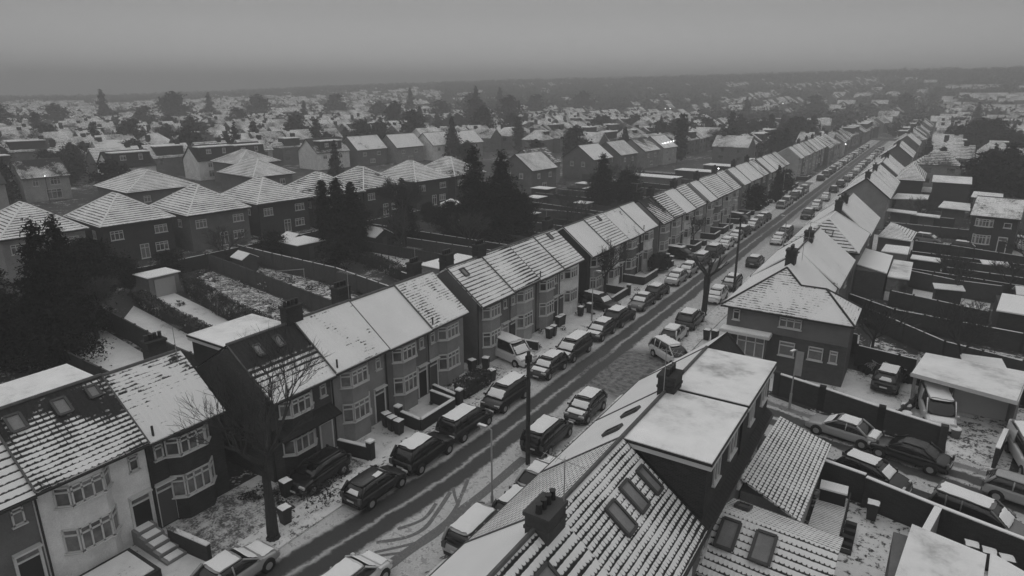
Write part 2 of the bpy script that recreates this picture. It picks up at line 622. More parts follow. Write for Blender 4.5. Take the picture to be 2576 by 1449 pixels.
    if dormer:                               # flat-roofed box dormer on the back slope: (y0, y1, x_out, z_top, wallmat)
        y0, y1, xo, zt, dm = dormer
        d = MB()
        d.box(xo, y0, he - .3, xr - .1, y1, zt)
        dw = d.build("dormer", dm, h)
        t = MB()
        t.box(xo - .24, y0 - .18, zt + .0, xr - .02, y1 + .18, zt + .11)
        te = t.build("dormer_roof", DARK, dw)
        t = MB()
        t.box(xo - .2, y0 - .14, zt + .112, xr - .04, y1 + .14, zt + .15)
        sn = t.build("roof_snow", FLAT, h)
        fa = MB()
        fa.box(xo - .21, y0 - .15, zt - .22, xo - .171, y1 + .15, zt - .003)
        for yy in (y0 - .15, y1 + .111):
            fa.box(xo - .17, yy, zt - .22, xr - .05, yy + .039, zt - .003)
        fa.build("fascia", FRAME, dw)
        W2 = (y1 - y0)
        for c_, ww in ((y0 + W2 * .25, 1.2), (y0 + W2 * .72, .9)):
            window(h, (xo - .004, c_ + ww / 2), (xo - .004, c_ - ww / 2), zt - 1.55, zt - .45, 2, False)
    return h


FLAT = patchy("flat_roof_snow", .8, .16, .8, s1=.3, s2=1.0, s3=6, a1=.6, a2=.3, a3=.1, edge=.32)
RIDGE = grey("ridge_tile", .1, .8, .5, 2.5, .3)
PANESNOW = grey("roof_window_pane", .2, .15, .35, .9)

# ------------------------------------------------------------------ terrain
def hill(x, y):
    r = sqrt(x * x + y * y)
    az = math.degrees(atan2(x, y)) + 32.6          # degrees right of the view axis
    t = min(max((r - 420) / 900, 0), 1)
    t = t * t * (3 - 2 * t)
    s = min(max((az + 34) / 40, 0), 1)
    s = s * s * (3 - 2 * s)
    return t * (4 + 35 * s) * (1 + .1 * sin(x * .004 + 1) + .08 * sin(y * .006 + x * .002))


def strip(name, pts, z, m, kind="structure", th=0.0, label=None, cat=None):
    b = MB()
    b.poly([(p[0], p[1], z) for p in pts], th)
    o = b.build(name, m)
    return tag(o, label, cat, None, kind)


g = MB()
N = 72
R0 = [0, 60, 130, 220, 320, 420, 520, 640, 760, 880, 1000, 1150, 1350, 1650, 2100, 2600]
for i, r in enumerate(R0):
    for k in range(N):
        a = 2 * pi * k / N
        g.v.append((r * sin(a), r * cos(a), hill(r * sin(a), r * cos(a)) if r else 0))
for i in range(len(R0) - 1):
    for k in range(N):
        if i == 0:
            g.f.append((0, N + (k + 1) % N, N + k)); g.m.append(0)
        else:
            g.f.append((i * N + k, i * N + (k + 1) % N, (i + 1) * N + (k + 1) % N, (i + 1) * N + k)); g.m.append(0)
GROUND = patchy("snowy_ground", .30, .04, .55, s1=.05, s2=.5, s3=4, a1=.5, a2=.5, a3=.3)
tag(g.build("ground", GROUND), kind="structure")

ROADX = -21.45
def roadmat():
    t = NT("slushy_road")
    P = t.pos()
    sp = t.n("SeparateXYZ")
    t.link(P, sp.inputs[0])
    X, Y = sp.outputs[0], sp.outputs[1]
    n1, n2, n3 = t.noise(P, .35, 3), t.noise(P, 2.2, 5, .7), t.noise(P, 9, 3, .7)
    drift = t.math('MULTIPLY', t.math('MAXIMUM', t.math('SUBTRACT', 28.5, Y), 0), -.105)
    x = t.math('SUBTRACT', X, drift)
    x = t.math('MULTIPLY_ADD', t.math('SUBTRACT', n1, .5), .35, x)
    x = t.math('MULTIPLY_ADD', t.math('SUBTRACT', n2, .5), .35, x)
    far = t.math('MULTIPLY', t.math('SUBTRACT', Y, 45, None), .008, clamp=True)
    def band(c, w):
        d = t.math('ABSOLUTE', t.math('SUBTRACT', x, c))
        return t.math('SUBTRACT', 1, t.step(d, w - .05, w + .3))
    m = t.math('MAXIMUM', band(-22.65, .5), band(-21.3, .45))
    mid = t.math('MULTIPLY', band(-21.6, 1.6), t.math('MULTIPLY', far, .8))
    # slushy swirl round the side-road mouth
    dj = t.n("VectorMath", operation='DISTANCE')
    t.link(P, dj.inputs[0])
    dj.inputs[1].default_value = (-18.3, 47.6, 0)
    jm = t.math('SUBTRACT', 1, t.step(dj.outputs[1], 4.2, 7.0))
    dk = t.n("VectorMath", operation='DISTANCE')
    t.link(P, dk.inputs[0])
    dk.inputs[1].default_value = (-18.3, 113, 0)
    jk = t.math('SUBTRACT', 1, t.step(dk.outputs[1], 4, 9))
    jm = t.math('MAXIMUM', jm, jk)
    cx = t.n("CombineXYZ")
    t.link(t.math('MULTIPLY', dj.outputs[1], 4.0), cx.inputs[0])
    t.link(t.math('MULTIPLY', n1, 6.0), cx.inputs[1])
    ring = t.noise(cx.outputs[0], 1.0, 2)
    jm = t.math('MULTIPLY', jm, t.math('ADD', t.math('MULTIPLY_ADD', n2, .8, .28), t.math('MULTIPLY', ring, .28)), clamp=True)
    d = t.math('MAXIMUM', t.math('MAXIMUM', m, mid), jm)
    speck = t.step(t.math('ADD', n2, t.math('MULTIPLY', n3, .5)), .8, .95)
    d = t.math('MAXIMUM', d, t.math('MULTIPLY', speck, .55))
    sn = t.math('MULTIPLY_ADD', n2, .4, .3)
    d = t.math('MAXIMUM', d, t.math('MULTIPLY', jm, 1.0))
    t.link(t.mix(d, sn, t.math('MULTIPLY_ADD', n3, .02, .026)), t.b.inputs['Base Color'])
    t.b.inputs['Roughness'].default_value = .7
    t.bump(t.math('SUBTRACT', n3, d), .4, .03)
    return t.m
ROAD = roadmat()
PAVE = patchy("trodden_snow_pavement", .68, .07, .72, s1=.5, s2=3.2, s3=12, a1=.25, a2=.45, a3=.4)
YARD = patchy("snowy_forecourt", .68, .08, .68, s1=.3, s2=1.6, s3=8, a1=.5, a2=.35, a3=.3)
LAWN = patchy("snowy_lawn", .78, .06, .72, s1=.2, s2=1.2, s3=9, a1=.45, a2=.3, a3=.35)
BED = patchy("snowy_flower_bed", .5, .04, .68, s1=.5, s2=2.0, s3=7, a1=.5, a2=.5, a3=.4)
SLUSH = patchy("slushy_tracks", .3, .15, .4, s1=.4, s2=3, s3=12, a1=.3, a2=.3, a3=.25)

def sidemat():
    t = NT("side_street_snow")
    P = t.pos()
    sp = t.n("SeparateXYZ")
    t.link(P, sp.inputs[0])
    X, Y = sp.outputs[0], sp.outputs[1]
    n1, n2, n3 = t.noise(P, .3, 3), t.noise(P, 2.4, 5, .7), t.noise(P, 9, 3, .7)
    # distance across the street, whose line falls 1 in 5.2 eastwards
    d = t.math('ADD', Y, t.math('MULTIPLY', X, .21))
    d = t.math('SUBTRACT', d, 44.2)
    d = t.math('MULTIPLY_ADD', t.math('SUBTRACT', n1, .5), .7, d)
    d = t.math('MULTIPLY_ADD', t.math('SUBTRACT', n2, .5), .3, d)
    def band(c, w): return t.math('SUBTRACT', 1, t.step(t.math('ABSOLUTE', t.math('SUBTRACT', d, c)), w, w + .25))
    m = t.math('MAXIMUM', band(.75, .42), t.math('MAXIMUM', band(-.75, .4), t.math('MULTIPLY', band(2.0, .2), .7)))
    m = t.math('MAXIMUM', m, t.step(t.math('ADD', n2, t.math('MULTIPLY', n3, .5)), .85, 1.0))
    west = t.math('SUBTRACT', 1, t.step(X, -14, -9))
    m = t.math('MAXIMUM', m, t.math('MULTIPLY', west, t.math('MULTIPLY_ADD', n2, .9, .35), clamp=True))
    t.link(t.mix(m, t.math('MULTIPLY_ADD', n2, .35, .32), t.math('MULTIPLY_ADD', n3, .03, .04)), t.b.inputs['Base Color'])
    t.b.inputs['Roughness'].default_value = .75
    t.bump(t.math('SUBTRACT', n3, m), .4, .03)
    return t.m
strip("road", [(-25.2, -5), (-17.6, -5), (-17.6, 350), (-25.2, 350)], .008, ROAD)
def slab(name, pts, m, z=.11, th=.11):
    b = MB(); b.poly([(p[0], p[1], z) for p in pts], th)
    return tag(b.build(name, m), kind="structure")
slab("pavement", [(-27.2, -5), (-25.2, -5), (-25.2, 172), (-27.2, 172)], PAVE)
slab("pavement", [(-27.2, 180), (-25.2, 180), (-25.2, 350), (-27.2, 350)], PAVE)
slab("pavement", [(-17.6, -5), (-15.9, -5), (-15.9, 43.0), (-17.0, 43.9), (-17.6, 43)], PAVE)
slab("pavement", [(-17.6, 53.2), (-16.6, 51.3), (-15.9, 51.0), (-15.9, 106), (-17.6, 104)], PAVE)
slab("pavement", [(-17.6, 122), (-15.9, 120), (-15.9, 350), (-17.6, 350)], PAVE)
strip("side_street", [(-17.6, 42.5), (-12, 43.6), (30, 35.9), (30, 41.5), (-5, 48.2), (-17.6, 52.5)], .014, SIDE := sidemat())
strip("side_street", [(-17.6, 104), (-15, 107), (60, 107), (60, 114), (-15, 120), (-17.6, 122)], .014, SIDE)
strip("side_street", [(-25.2, 171), (-28, 172.5), (-100, 178), (-100, 184), (-28, 180), (-25.2, 181)], .014, SIDE)
strip("forecourt", [(-31.9, -5), (-27.2, -5), (-27.2, 172), (-31.5, 172)], .02, YARD)
strip("forecourt", [(-15.9, 51.2), (-12.4, 50.2), (-6.4, 50.0), (-6.2, 53.6), (-13, 53.6), (-13.3, 106), (-15.9, 106)], .02, YARD)
strip("forecourt", [(-15.9, -5), (-12.7, -5), (-12.7, 42.5), (-15.9, 42.8)], .02, YARD)
strip("yard", [(-6.2, 49.4), (3.2, 46.9), (3.6, 57), (-6.2, 58.4)], .02, YARD)
strip("driveway", [(3.4, 46.6), (6.6, 45.6), (8.4, 57), (3.6, 57)], .021, patchy("driveway_snow", .6, .07, .7, s1=.5, s2=2))
strip("garden", [(-2.9, 29.6), (6.4, 28.0), (6.6, 35.6), (-2.7, 37.8)], .02, patchy("trodden_lawn", .62, .05, .72, s1=.3, s2=2.4, s3=8, a1=.3, a2=.5, a3=.3))

strip("front_garden", [(-31.8, 15.2), (-27.4, 15.2), (-27.3, 25.6), (-30.3, 25.4), (-30.4, 20.5), (-31.8, 19.5)], .026, patchy("muddy_front_garden", .52, .1, .58, s1=.6, s2=2.2, s3=9, a1=.4, a2=.5, a3=.4, edge=.2))

def tracks():
    b = MB()
    def ribbon(pts, w, z):
        n = len(pts)
        # smooth
        P = []
        for i in range(n - 1):
            p0, p1, p2, p3 = pts[max(i - 1, 0)], pts[i], pts[i + 1], pts[min(i + 2, n - 1)]
            for k in range(6):
                t = k / 6
                P.append(tuple(.5 * (2 * p1[j] + (p2[j] - p0[j]) * t + (2 * p0[j] - 5 * p1[j] + 4 * p2[j] - p3[j]) * t * t + (3 * p1[j] - p0[j] - 3 * p2[j] + p3[j]) * t ** 3) for j in (0, 1)))
        P.append(pts[-1])
        L, R = [], []
        for i, p in enumerate(P):
            q, r = P[max(i - 1, 0)], P[min(i + 1, len(P) - 1)]
            dx, dy = r[0] - q[0], r[1] - q[1]
            l = sqrt(dx * dx + dy * dy) or 1
            ww = w * (1 + .06 * sin(i * .7)) / 2
            L.append((p[0] - dy / l * ww, p[1] + dx / l * ww, z))
            R.append((p[0] + dy / l * ww, p[1] - dx / l * ww, z))
        for i in range(len(P) - 1):
            b.add([L[i], R[i], R[i + 1], L[i + 1]], [(0, 1, 2, 3)])
    z = .012
    for k, (pts, w) in enumerate([
        ([(-20.9, 26.0), (-20.3, 23.9), (-20.05, 22.6), (-20.4, 21.5), (-21.4, 20.4)], .25),
        ([(-19.2, 31.5), (-19.2, 27.4), (-19.3, 25.0), (-19.3, 22.9), (-19.5, 21.2), (-19.7, 19.3), (-20, 16)], .6),
        ([(-19.3, 22.0), (-20.3, 20.6), (-21.6, 19.0)], .2),
        ([(-19.4, 20.8), (-20.3, 20.0), (-21.4, 18.9)], .2),
        ([(-20.8, 27.6), (-20.2, 26.2), (-19.6, 24.6), (-19.3, 22.6)], .22),
        ([(-21.0, 26.4), (-20.4, 25.8), (-19.7, 25.2)], .18),
        ([(-20.9, 24.7), (-20.6, 23.2), (-21.2, 21.8)], .22),
    ]):
        ribbon(pts, w, z + .0012 * k)
    return tag(b.build("tyre_tracks", SLUSH), kind="structure")
tracks()

fp = MB()                                         # footprints trodden in the near pavement and garden
for (xa, ya, xb, yb, n) in ((-17.3, 14, -17.0, 30, 130), (-16.7, 16, -16.8, 27, 70), (-26.3, 19, -26.2, 50, 120), (-14.6, 51.5, -13.8, 55.5, 40), (-17.4, 30, -16.8, 41, 90)):
    for i in range(n):
        t = random.random()
        x, y = xa + (xb - xa) * t + random.gauss(0, .28), ya + (yb - ya) * t
        a = random.gauss(pi / 2, .35)
        z = .117 if not -15.9 < x < -12.5 else .03
        r1, r2 = .15, .055
        fp.add([(x + r1 * cos(a + 0) * cos(q) - r2 * sin(a) * sin(q), y + r1 * sin(a) * cos(q) + r2 * cos(a) * sin(q), z) for q in [k * pi / 3 for k in range(6)]], [tuple(range(6))])
tag(fp.build("footprints", grey("trodden_slush", .12, .7, .3, 6)), kind="stuff")
#PART2
# ------------------------------------------------------------------ roof looks
R_SMOOTH = snowroof(.88, .12, .33, 0, .5, .35, tile=.035)
R_SMOOTHP = snowroof(.86, .2, .24, .1, 1.1, 1.1, ls=.4, tile=.03)
R_SMOOTHQ = snowroof(.8, .14, .26, .1, .8, .5, ls=.3, tile=.03)
R_FINE = snowroof(.73, .3, .24, .1, .8, .9, tile=.03)
R_LINES = snowroof(.86, .55, .38, .06, .5, .35, tile=.035)
R_LINESP = snowroof(.76, .55, .36, .1, 1.0, .3, ls=.3, tile=.03)
R_DARK = snowroof(.56, .46, .26, .14, 1.1, .45, ls=.3, tile=.03, cells=.8, grad=.07)
R_TOPB = snowroof(.54, .5, .36, .14, .5, .35, ls=.35, tile=.03, grad=.22, gv=5.3)
R_TOPD = snowroof(.80, .22, .24, .12, .8, .95, tile=.03, grad=.1, gv=5.1)
R_PAN = snowroof(.84, .58, .27, .08, .95, .3, ribp=.2, tile=.03, cells=2.4)
R_PANC = snowroof(.88, .56, .37, .1, .7, .2, ribp=.2, tile=.03, cells=1.2)
R_PANF = snowroof(.8, .5, .22, .14, .4, .25, ribp=.3, tile=.03, cells=2.6)
R_HIP = snowroof(.84, .62, .46, .03, .6, .45, tile=.035)
R_HIPD = snowroof(.68, .6, .47, .03, .9, .4, ls=.3, tile=.03)
R_FAR = snowroof(.66, .3, .6, 0, .9, .5, ls=.12)
R_FARD = snowroof(.5, .3, .6, 0, 1.0, .5, ls=.12)
R_BARE = snowroof(.2, .3, .4, .1, .5, .4, tile=.03)

w_white, w_cream, w_grey, w_mid, w_brick, w_dark = (wallmat("render", .7), wallmat("render", .34), wallmat("render", .23), wallmat("render", .135), wallmat("brick", .065), wallmat("brick", .038))
DOORS = [grey("door_paint", c, .5, .05) for c in (.03, .02, .08, .25)]

# terraces on the left of the street: (Y from, Y to, bay at the near end?, wall, bay wall, roof, look)
TL = [
 # near terrace
 (3.4, 9.8, 1, w_mid, w_cream, R_LINES, "dark end house with evenly lined snow roof at the bottom left corner", 0),
 (9.8, 14.9, 1, w_white, w_white, R_DARK, "white rendered house with three roof windows in half-bare dark tiles", 0),
 (14.9, 19.2, 0, w_dark, w_dark, R_TOPD, "dark brick end house with powdery snow roof beside the pollarded tree", 0),
 # second terrace
 (21.1, 25.9, 1, w_brick, w_dark, R_TOPB, "brick end house with bare upper tiles and two roof windows above the bare tree", 1),
 (25.9, 30.8, 1, w_grey, w_grey, R_SMOOTHP, "grey rendered house with snow roof scuffed in a few dark patches beside three bins", 1),
 (30.8, 35.4, 1, w_mid, w_grey, R_SMOOTH, "house with wholly smooth white roof next to the raised front garden", 1),
 (35.4, 40.0, 0, w_grey, w_grey, R_FINE, "end house whose snow roof shows fine tile rows, beside the white van alley", 1),
 # third terrace
 (41.7, 46.6, 1, w_mid, w_grey, R_LINES, "end house with plain dark gable, lined snow roof and one lit roof window", 2),
 (46.6, 51.2, 0, w_grey, w_cream, R_LINESP, "house with dark bare band across its lined snow roof", 2),
 (51.2, 55.8, 1, w_mid, w_grey, R_LINES, "house with evenly lined snow roof third from the gable of the third terrace", 2),
 (55.8, 60.3, 0, w_white, w_white, R_LINES, "pale rendered end house with slim roof window near the garden shed wall", 2),
 # fourth
 (62.0, 66.8, 1, w_dark, w_grey, R_SMOOTH, "end house with pale bay panels and bright smooth roof behind the dark gable", 3),
 (66.8, 71.9, 1, w_mid, w_white, R_LINES, "house with white bay panel and lined roof between two smooth roofs", 3),
 (71.9, 76.8, 1, w_brick, w_mid, R_SMOOTHP, "brick house with broad smooth snow roof behind the big hedge ball", 3),
 (76.8, 81.5, 0, w_dark, w_white, R_SMOOTH, "end house with white bay bands over the hedge ball", 3),
 # fifth
 (83.1, 87.6, 1, w_grey, w_grey, R_DARK, "grey gabled end house with mostly bare dark roof and melted snow strip", 4),
 (87.6, 92.4, 1, w_cream, w_cream, R_LINESP, "cream house with lined roof beside the bare dark roof", 4),
 (92.4, 97.2, 0, w_cream, w_white, R_SMOOTH, "cream house with smooth roof fourth terrace end but one", 4),
 (97.2, 102.1, 0, w_dark, w_cream, R_LINES, "end house with lined roof and balcony-like white bay band", 4),
 # sixth
 (104.2, 108.4, 1, w_cream, w_cream, R_SMOOTH, "end house with narrow bright roof strip beside grey gable", 5),
 (108.4, 113.5, 1, w_mid, w_mid, R_LINES, "house with big chimney stack and lined roof in the sixth terrace", 5),
 (113.5, 118.5, 0, w_cream, w_cream, R_LINES, "pale house with lined roof in the middle of the sixth terrace", 5),
 (118.5, 123.5, 0, w_cream, w_cream, R_LINES, "pale end house with lined roof closing the sixth terrace", 5),
]
y = 126.2
far_t = [(4, 20.5), (4, 20), (-1, 0), (4, 20.5), (4, 20.5)]
y = 126.2
blk = 6
rr = random.Random(5)
for n_, L_ in far_t:
    if n_ < 0:
        y = 183.5
        continue
    for k in range(4):
        TL.append((y + k * L_ / 4, y + (k + 1) * L_ / 4, k % 2 == 0, rr.choice([w_mid, w_cream, w_grey, w_brick]), rr.choice([w_cream, w_grey]), rr.choice([R_SMOOTH, R_LINES, R_SMOOTHP, R_LINESP]),
                   None, blk))
    y += L_ + 2.0
    blk += 1

BLK = "nearest second third fourth fifth sixth seventh eighth ninth tenth eleventh twelfth thirteenth fourteenth".split()
cnt = {}
for i, (y0, y1, near, wl, bw_, rf, lab, b) in enumerate(TL):
    k = cnt[b] = cnt.get(b, -1) + 1
    Wd, ym = y1 - y0, (y0 + y1) / 2
    sgn = -1 if near else 1
    X = -31.85 if b == 0 else -30.4 + min(b, 4) * .12
    big = y0 > 125
    label = lab or f"distant terraced house, {ORD[k]} from the near end of the {BLK[b]} block left of the street"
    bay = sgn * (Wd / 2 - 2.05)
    dr = -sgn * (Wd / 2 - .65)
    sky_, dorm, ch = [], None, []
    pipe = -Wd / 2 + .08
    if k % 2 == 1 or (b == 0 and k == 2): ch = [(-3.2, -Wd / 2 + .1, 6.7, 9.3, .8, 1.5, 4)] if b % 3 != 0 or b > 3 else []
    if b == 0 and k == 1: sky_ = [('F', -1.75, .55, .62, .9), ('F', 0.2, .55, .62, .9), ('F', 1.75, .45, .5, .7)]; dorm = (-Wd / 2 + .05, Wd / 2 - .1, -6.7, 7.85, w_dark)
    if b == 0 and k == 0: dorm = (-Wd / 2 + .2, Wd / 2 - .03, -6.7, 7.85, w_dark)
    if b == 0 and k == 2: ch = [(-4.2, Wd / 2 - .8, 6.6, 8.9, .8, 1.3, 4)]
    if b == 1 and k == 0: sky_ = [('F', -.9, .7, .5, .8), ('F', .6, .6, .5, .8)]; dorm = (-Wd / 2 + .2, Wd / 2 - .2, -6.9, 7.85, w_dark)
    if b == 1 and k == 2: ch = [(-3.9, -Wd / 2 + .1, 6.7, 9.2, .9, 1.4, 4)]
    if b == 1 and k == 3: ch = [(-4.0, Wd / 2 - 1.1, 6.6, 9.2, .9, 1.2, 4)]
    if b == 2 and k == 0: sky_ = [('F', -1.0, .6, .55, .8)]; ch = [(-3.7, -Wd / 2 + .9, 6.7, 9.2, .9, 1.3, 4)]
    if b == 2 and k == 3: sky_ = [('F', .3, .3, .45, .8)]; ch = [(-3.6, Wd / 2 - .5, 6.6, 9.3, .8, 1.4, 4)]
    if b == 3 and k == 1: sky_ = [('F', .6, .3, .45, .7)]
    if b == 4 and k == 0: ch = [(-3.3, -Wd / 2 + .7, 6.8, 9.3, .8, 1.5, 4)]; sky_ = [('F', 1.0, .3, .4, .8)]
    if big and k % 2 == 0: ch = []
    dz = (-.05, .04, -.02, .05)[k % 4]
    he, hr = 5.75 + dz, 8.1 + dz
    xr = -3.05
    if big:      # far ones: fewer small parts
        h = house("terraced_house", label, (X, ym, 0), 0, Wd, 0, -6.8, xr, he, hr, wl, rf, ov=.5, wins=[('F', bay, 3.9, 1.9, 1.1, 3), ('F', bay, 1.4, 1.9, 1.3, 3)], chims=ch, group="terraced houses left of the street")
    else:
        h = house("terraced_house", label, (X, ym, 0), 0, Wd, 0, -6.8, xr, he, hr, wl, rf, ov=.62,
                  bays=[(bay, 2.6, .5, bw_)], wins=[('F', dr, 4.0, .5, .85, 1), ('B', 0, 3.5, 1.2, 1.1, 2)],
                  doors=[(dr, DOORS[i % 4])], chims=ch, sky=sky_, dormer=dorm, pipe=pipe, group="terraced houses left of the street")
    if b == 1 and k == 0:   # tiled canopy across its ground floor
        c = MB()
        c.poly([(0.02, -2.2, 3.35), (1.0, -2.2, 2.9), (1.0, 2.3, 2.9), (0.02, 2.3, 3.35)], .1)
        c.build("canopy", R_BARE, h)
    if (b, k) in ((0, 2), (1, 1), (1, 3), (2, 2), (3, 1), (3, 3)):
        p = MB()
        p.tube([(.35, pipe + .3, he - .7), (.35, pipe + .3, he + .4)], .06, 6)
        p.build("vent_pipe", DARK, h)

# ------------------------------------------------------------------ right row: near houses N0..N3
def rhouse(name, label, y0, y1, **kw):
    ym = (y0 + y1) / 2
    return house(name, label, (kw.pop('X', -12.85), ym, 0), pi, y1 - y0, 0, kw.pop('xb', -6.9), kw.pop('xr', -3.45), kw.pop('he', 5.6), kw.pop('hr', 8.3), ov=kw.pop('ov', .45), group="houses right of the street", **kw)

def yl(Y, y0, y1): return -(Y - (y0 + y1) / 2)
NW = [('B', 1.2, 3.2, 1.3, 1.2, 2), ('B', -1.4, 3.3, 1.0, 1.0, 2), ('B', 1.3, .9, 1.2, 1.2, 2)]
rhouse("semi_detached_house", "nearest right-hand house, smooth snow on its street slope and wide tile ribs behind", 11.0, 17.4, wall=w_grey, roof=R_SMOOTH, roofb=R_PANC,
       wins=NW, sky=[('B', -.9, 1.0, .8, 1.1)], chims=[(-3.55, -2.45, 6.6, 9.1, 1.05, 1.5, 4, wallmat('render', .07))])
rhouse("semi_detached_house", "house with pantiled roof and three dark roof windows beside the big chimney", 17.4, 23.3, wall=w_white, roof=R_PANF, roofb=R_PAN,
       wins=NW, sky=[('B', .6, 1.35, .72, 1.25), ('B', -.85, 1.25, .72, 1.25), ('B', -2.3, 1.35, .55, 1.2)], pipe=None)
rhouse("semi_detached_house", "house with near snow-covered box dormer and two slim roof windows on its smooth street slope", 23.3, 29.2, wall=w_mid, roof=R_SMOOTH, roofb=R_BARE,
       wins=NW, sky=[('F', 1.2, 1.0, .5, .9), ('F', -.9, 1.0, .5, .9)], dormer=(-2.6, 2.75, -7.05, 8.25, w_dark), chims=[(-3.5, -2.75, 6.6, 9.3, 1.0, 1.35, 4)])
n3 = rhouse("semi_detached_house", "corner house with the farther snow-covered box dormer facing the side street", 29.2, 35.3, wall=w_mid, roof=R_SMOOTH, roofb=R_BARE,
       wins=NW, sky=[], dormer=(-2.9, 2.85, -7.05, 8.25, w_dark))
# its hipped end towards the side street
m = MB()
A_, C2, Dd = (.47, -3.05, 5.27), (-3.45, -3.05, 8.43), (-3.75, -6.25, 8.43)
E0, E1, E2, B2 = (.4, -4.3, 5.27), (-1.75, -9.6, 5.27), (-5.2, -8.8, 5.27), (-5.2, -3.05, 7.0)
m.poly([A_, C2, Dd, E0], .12)
m.poly([E0, Dd, E1], .12)
m.poly([E1, Dd, E2], .12, 1)
m.poly([E2, Dd, C2, B2], .12, 1)
m.build("hip_roof", [R_SMOOTH, R_BARE], n3)
m = MB(); m.loft([[(0, -3.07, z), (0, -4.3, z), (-2.0, -9.3, z), (-5.1, -8.6, z), (-5.1, -3.07, z)] for z in (0, 5.3)])
m.build("end_wall", w_mid, n3)

# TV aerials on the near chimneys
def aerial(parent_loc, label):
    m = MB()
    x, y, z = 0, 0, 0
    m.tube([(0, 0, 0), (0, 0, 2.1)], .02, 5)
    m.tube([(-.9, .1, 2.0), (.8, -.1, 2.05)], .012, 4)
    for k in range(9):
        m.tube([(-.8 + k * .18, -.22, 2.0), (-.8 + k * .18, .22, 2.05)], .008, 4)
    o = m.build("tv_aerial", METAL, None, parent_loc, uv=False)
    return tag(o, label, "aerial")
aerial((-8.9, 17.2, 8.6), "thin TV aerial strapped to the nearest big chimney")
aerial((-9.1, 27.4, 9.0), "thin TV aerial above the chimney between the two box dormers")
aerial((-8.6, 60.5, 8.2), "thin TV aerial on the corner house roof across the side street")

for x, y, z, lab in [(-33.5, 31.0, 8.8, "small aerial on the chimney behind the scuffed snow roof"), (-34.4, 39.2, 8.8, "small aerial on the chimney at the white van alley"), (-33.8, 59.6, 8.9, "small aerial on the third terrace's far chimney"), (-9.3, 68.0, 8.8, "small aerial behind the corner house chimney"),
                     (-34.2, 18.6, 8.5, "small aerial on the chimney of the dark brick end house"), (-33.6, 83.9, 8.9, "small aerial over the bare dark roof")]:
    aerial((x, y, z - .6), lab)

# single-storey extensions behind the near houses
def ext(name, label, polys, boxes, roof, wall, cat="extension", sky=(), z=0):
    h = empty(name, (0, 0, 0), 0, label, cat)
    b = MB()
    for q in boxes: b.box(*q)
    b.build("wall", wall, h)
    r = MB()
    for p in polys: r.poly(p, .12)
    r.build("roof", roof, h)
    for q in sky:
        f = MB()
        n = len(q)
        nn = (Vector(q[1]) - Vector(q[0])).cross(Vector(q[3]) - Vector(q[0])).normalized()
        if nn.z < 0: nn = -nn
        for i in range(4): f.bar(Vector(q[i]) + nn * .06, Vector(q[(i + 1) % 4]) + nn * .06, .13, .12, up=nn)
        fo = f.build("roof_window", FRAMED, h)
        p = MB(); p.add([Vector(v) + nn * .05 for v in q], [(0, 1, 2, 3)])
        p.build("pane", PANESNOW, fo)
    return h
ext("rear_extension", "lean-to extension with thin lined pantiles behind the two dormer houses", [[(-6.0, 31.0, 3.5), (-2.8, 30.0, 2.7), (-2.6, 38.6, 2.7), (-5.6, 39.0, 3.5)]],
    [(-5.9, 31.2, 0, -3.0, 38.3, 2.6)], R_PANF, w_cream)
ext("rear_extension", "gabled extension with two big roof windows and coarse snowy pantiles",
    [[(-6.0, 27.2, 3.95), (-.9, 26.8, 3.95), (-.9, 29.6, 2.85), (-6.0, 30.0, 2.85)], [(-6.0, 27.2, 3.95), (-6.0, 23.9, 2.75), (-.9, 23.6, 2.75), (-.9, 26.8, 3.95)]],
    [(-5.9, 24.2, 0, -1.1, 29.3, 2.72)], R_PANC, w_cream,
    sky=[[(-5.6, 26.6, 3.88), (-4.85, 26.6, 3.88), (-4.85, 25.2, 3.36), (-5.6, 25.2, 3.36)], [(-4.1, 26.5, 3.88), (-3.3, 26.5, 3.88), (-3.3, 25.1, 3.36), (-4.1, 25.1, 3.36)],
         [(-5.5, 28.2, 3.58), (-4.9, 28.2, 3.58), (-4.9, 29.0, 3.28), (-5.5, 29.0, 3.28)]])
ext("garage", "big low flat outbuilding with smooth white roof at the bottom right corner", [[(1.7, 32.7, 2.7), (4.6, 32.0, 2.7), (3.6, 22.0, 2.7), (.6, 22.0, 2.7)]], [(1.0, 22.2, 0, 3.7, 31.8, 2.55)], FLAT, w_mid, "garage")
ext("corrugated_shed", "corrugated lean-to roof beside the big white outbuilding at the bottom right", [[(4.75, 32.3, 2.7), (7.4, 31.0, 2.5), (7.0, 22, 2.5), (3.85, 22, 2.7)]], [(4.4, 22.4, 0, 6.8, 30.6, 2.4)], snowroof(.85, .05, .3, .5, .2, .15, ribp=.35), w_dark, "shed")

# deck, hot tub, stair
d = MB(); d.box(-2.75, 33.0, .02, -1.25, 37.3, .3)
tag(d.build("deck", snowroof(.7, .3, .16, 0, .2, .2)), "slatted snowy deck strip beside the lean-to extension", "deck")
h = empty("storage_box", (-2.0, 36.7, .3), .05, "black garden storage box with snow on its lid at the deck end", "box")
b = MB(); b.box(-.65, -.4, 0, .65, .4, .75); b.build("body", BLACK, h)
b = MB(); b.box(-.7, -.45, .752, .7, .45, .85); b.build("lid", SNOW, h)
h = empty("deck_steps", (-1.0, 33.9, 0), 0, "short dark wooden steps with railing beside the deck", "steps")
b = MB()
for k in range(5): b.box(-.1, -1.4 + k * .5, 0, .45, -1.1 + k * .5, .12 + .1 * k)
b.build("tread", WOOD, h)
b = MB()
for k in range(6): b.bar((-.15, -1.5 + k * .8, 0), (-.15, -1.5 + k * .8, 1.15), .07, .07)
b.bar((-.15, -1.5, 1.15), (-.15, 2.6, 1.15), .07, .07)
b.build("railing", WOOD, h)

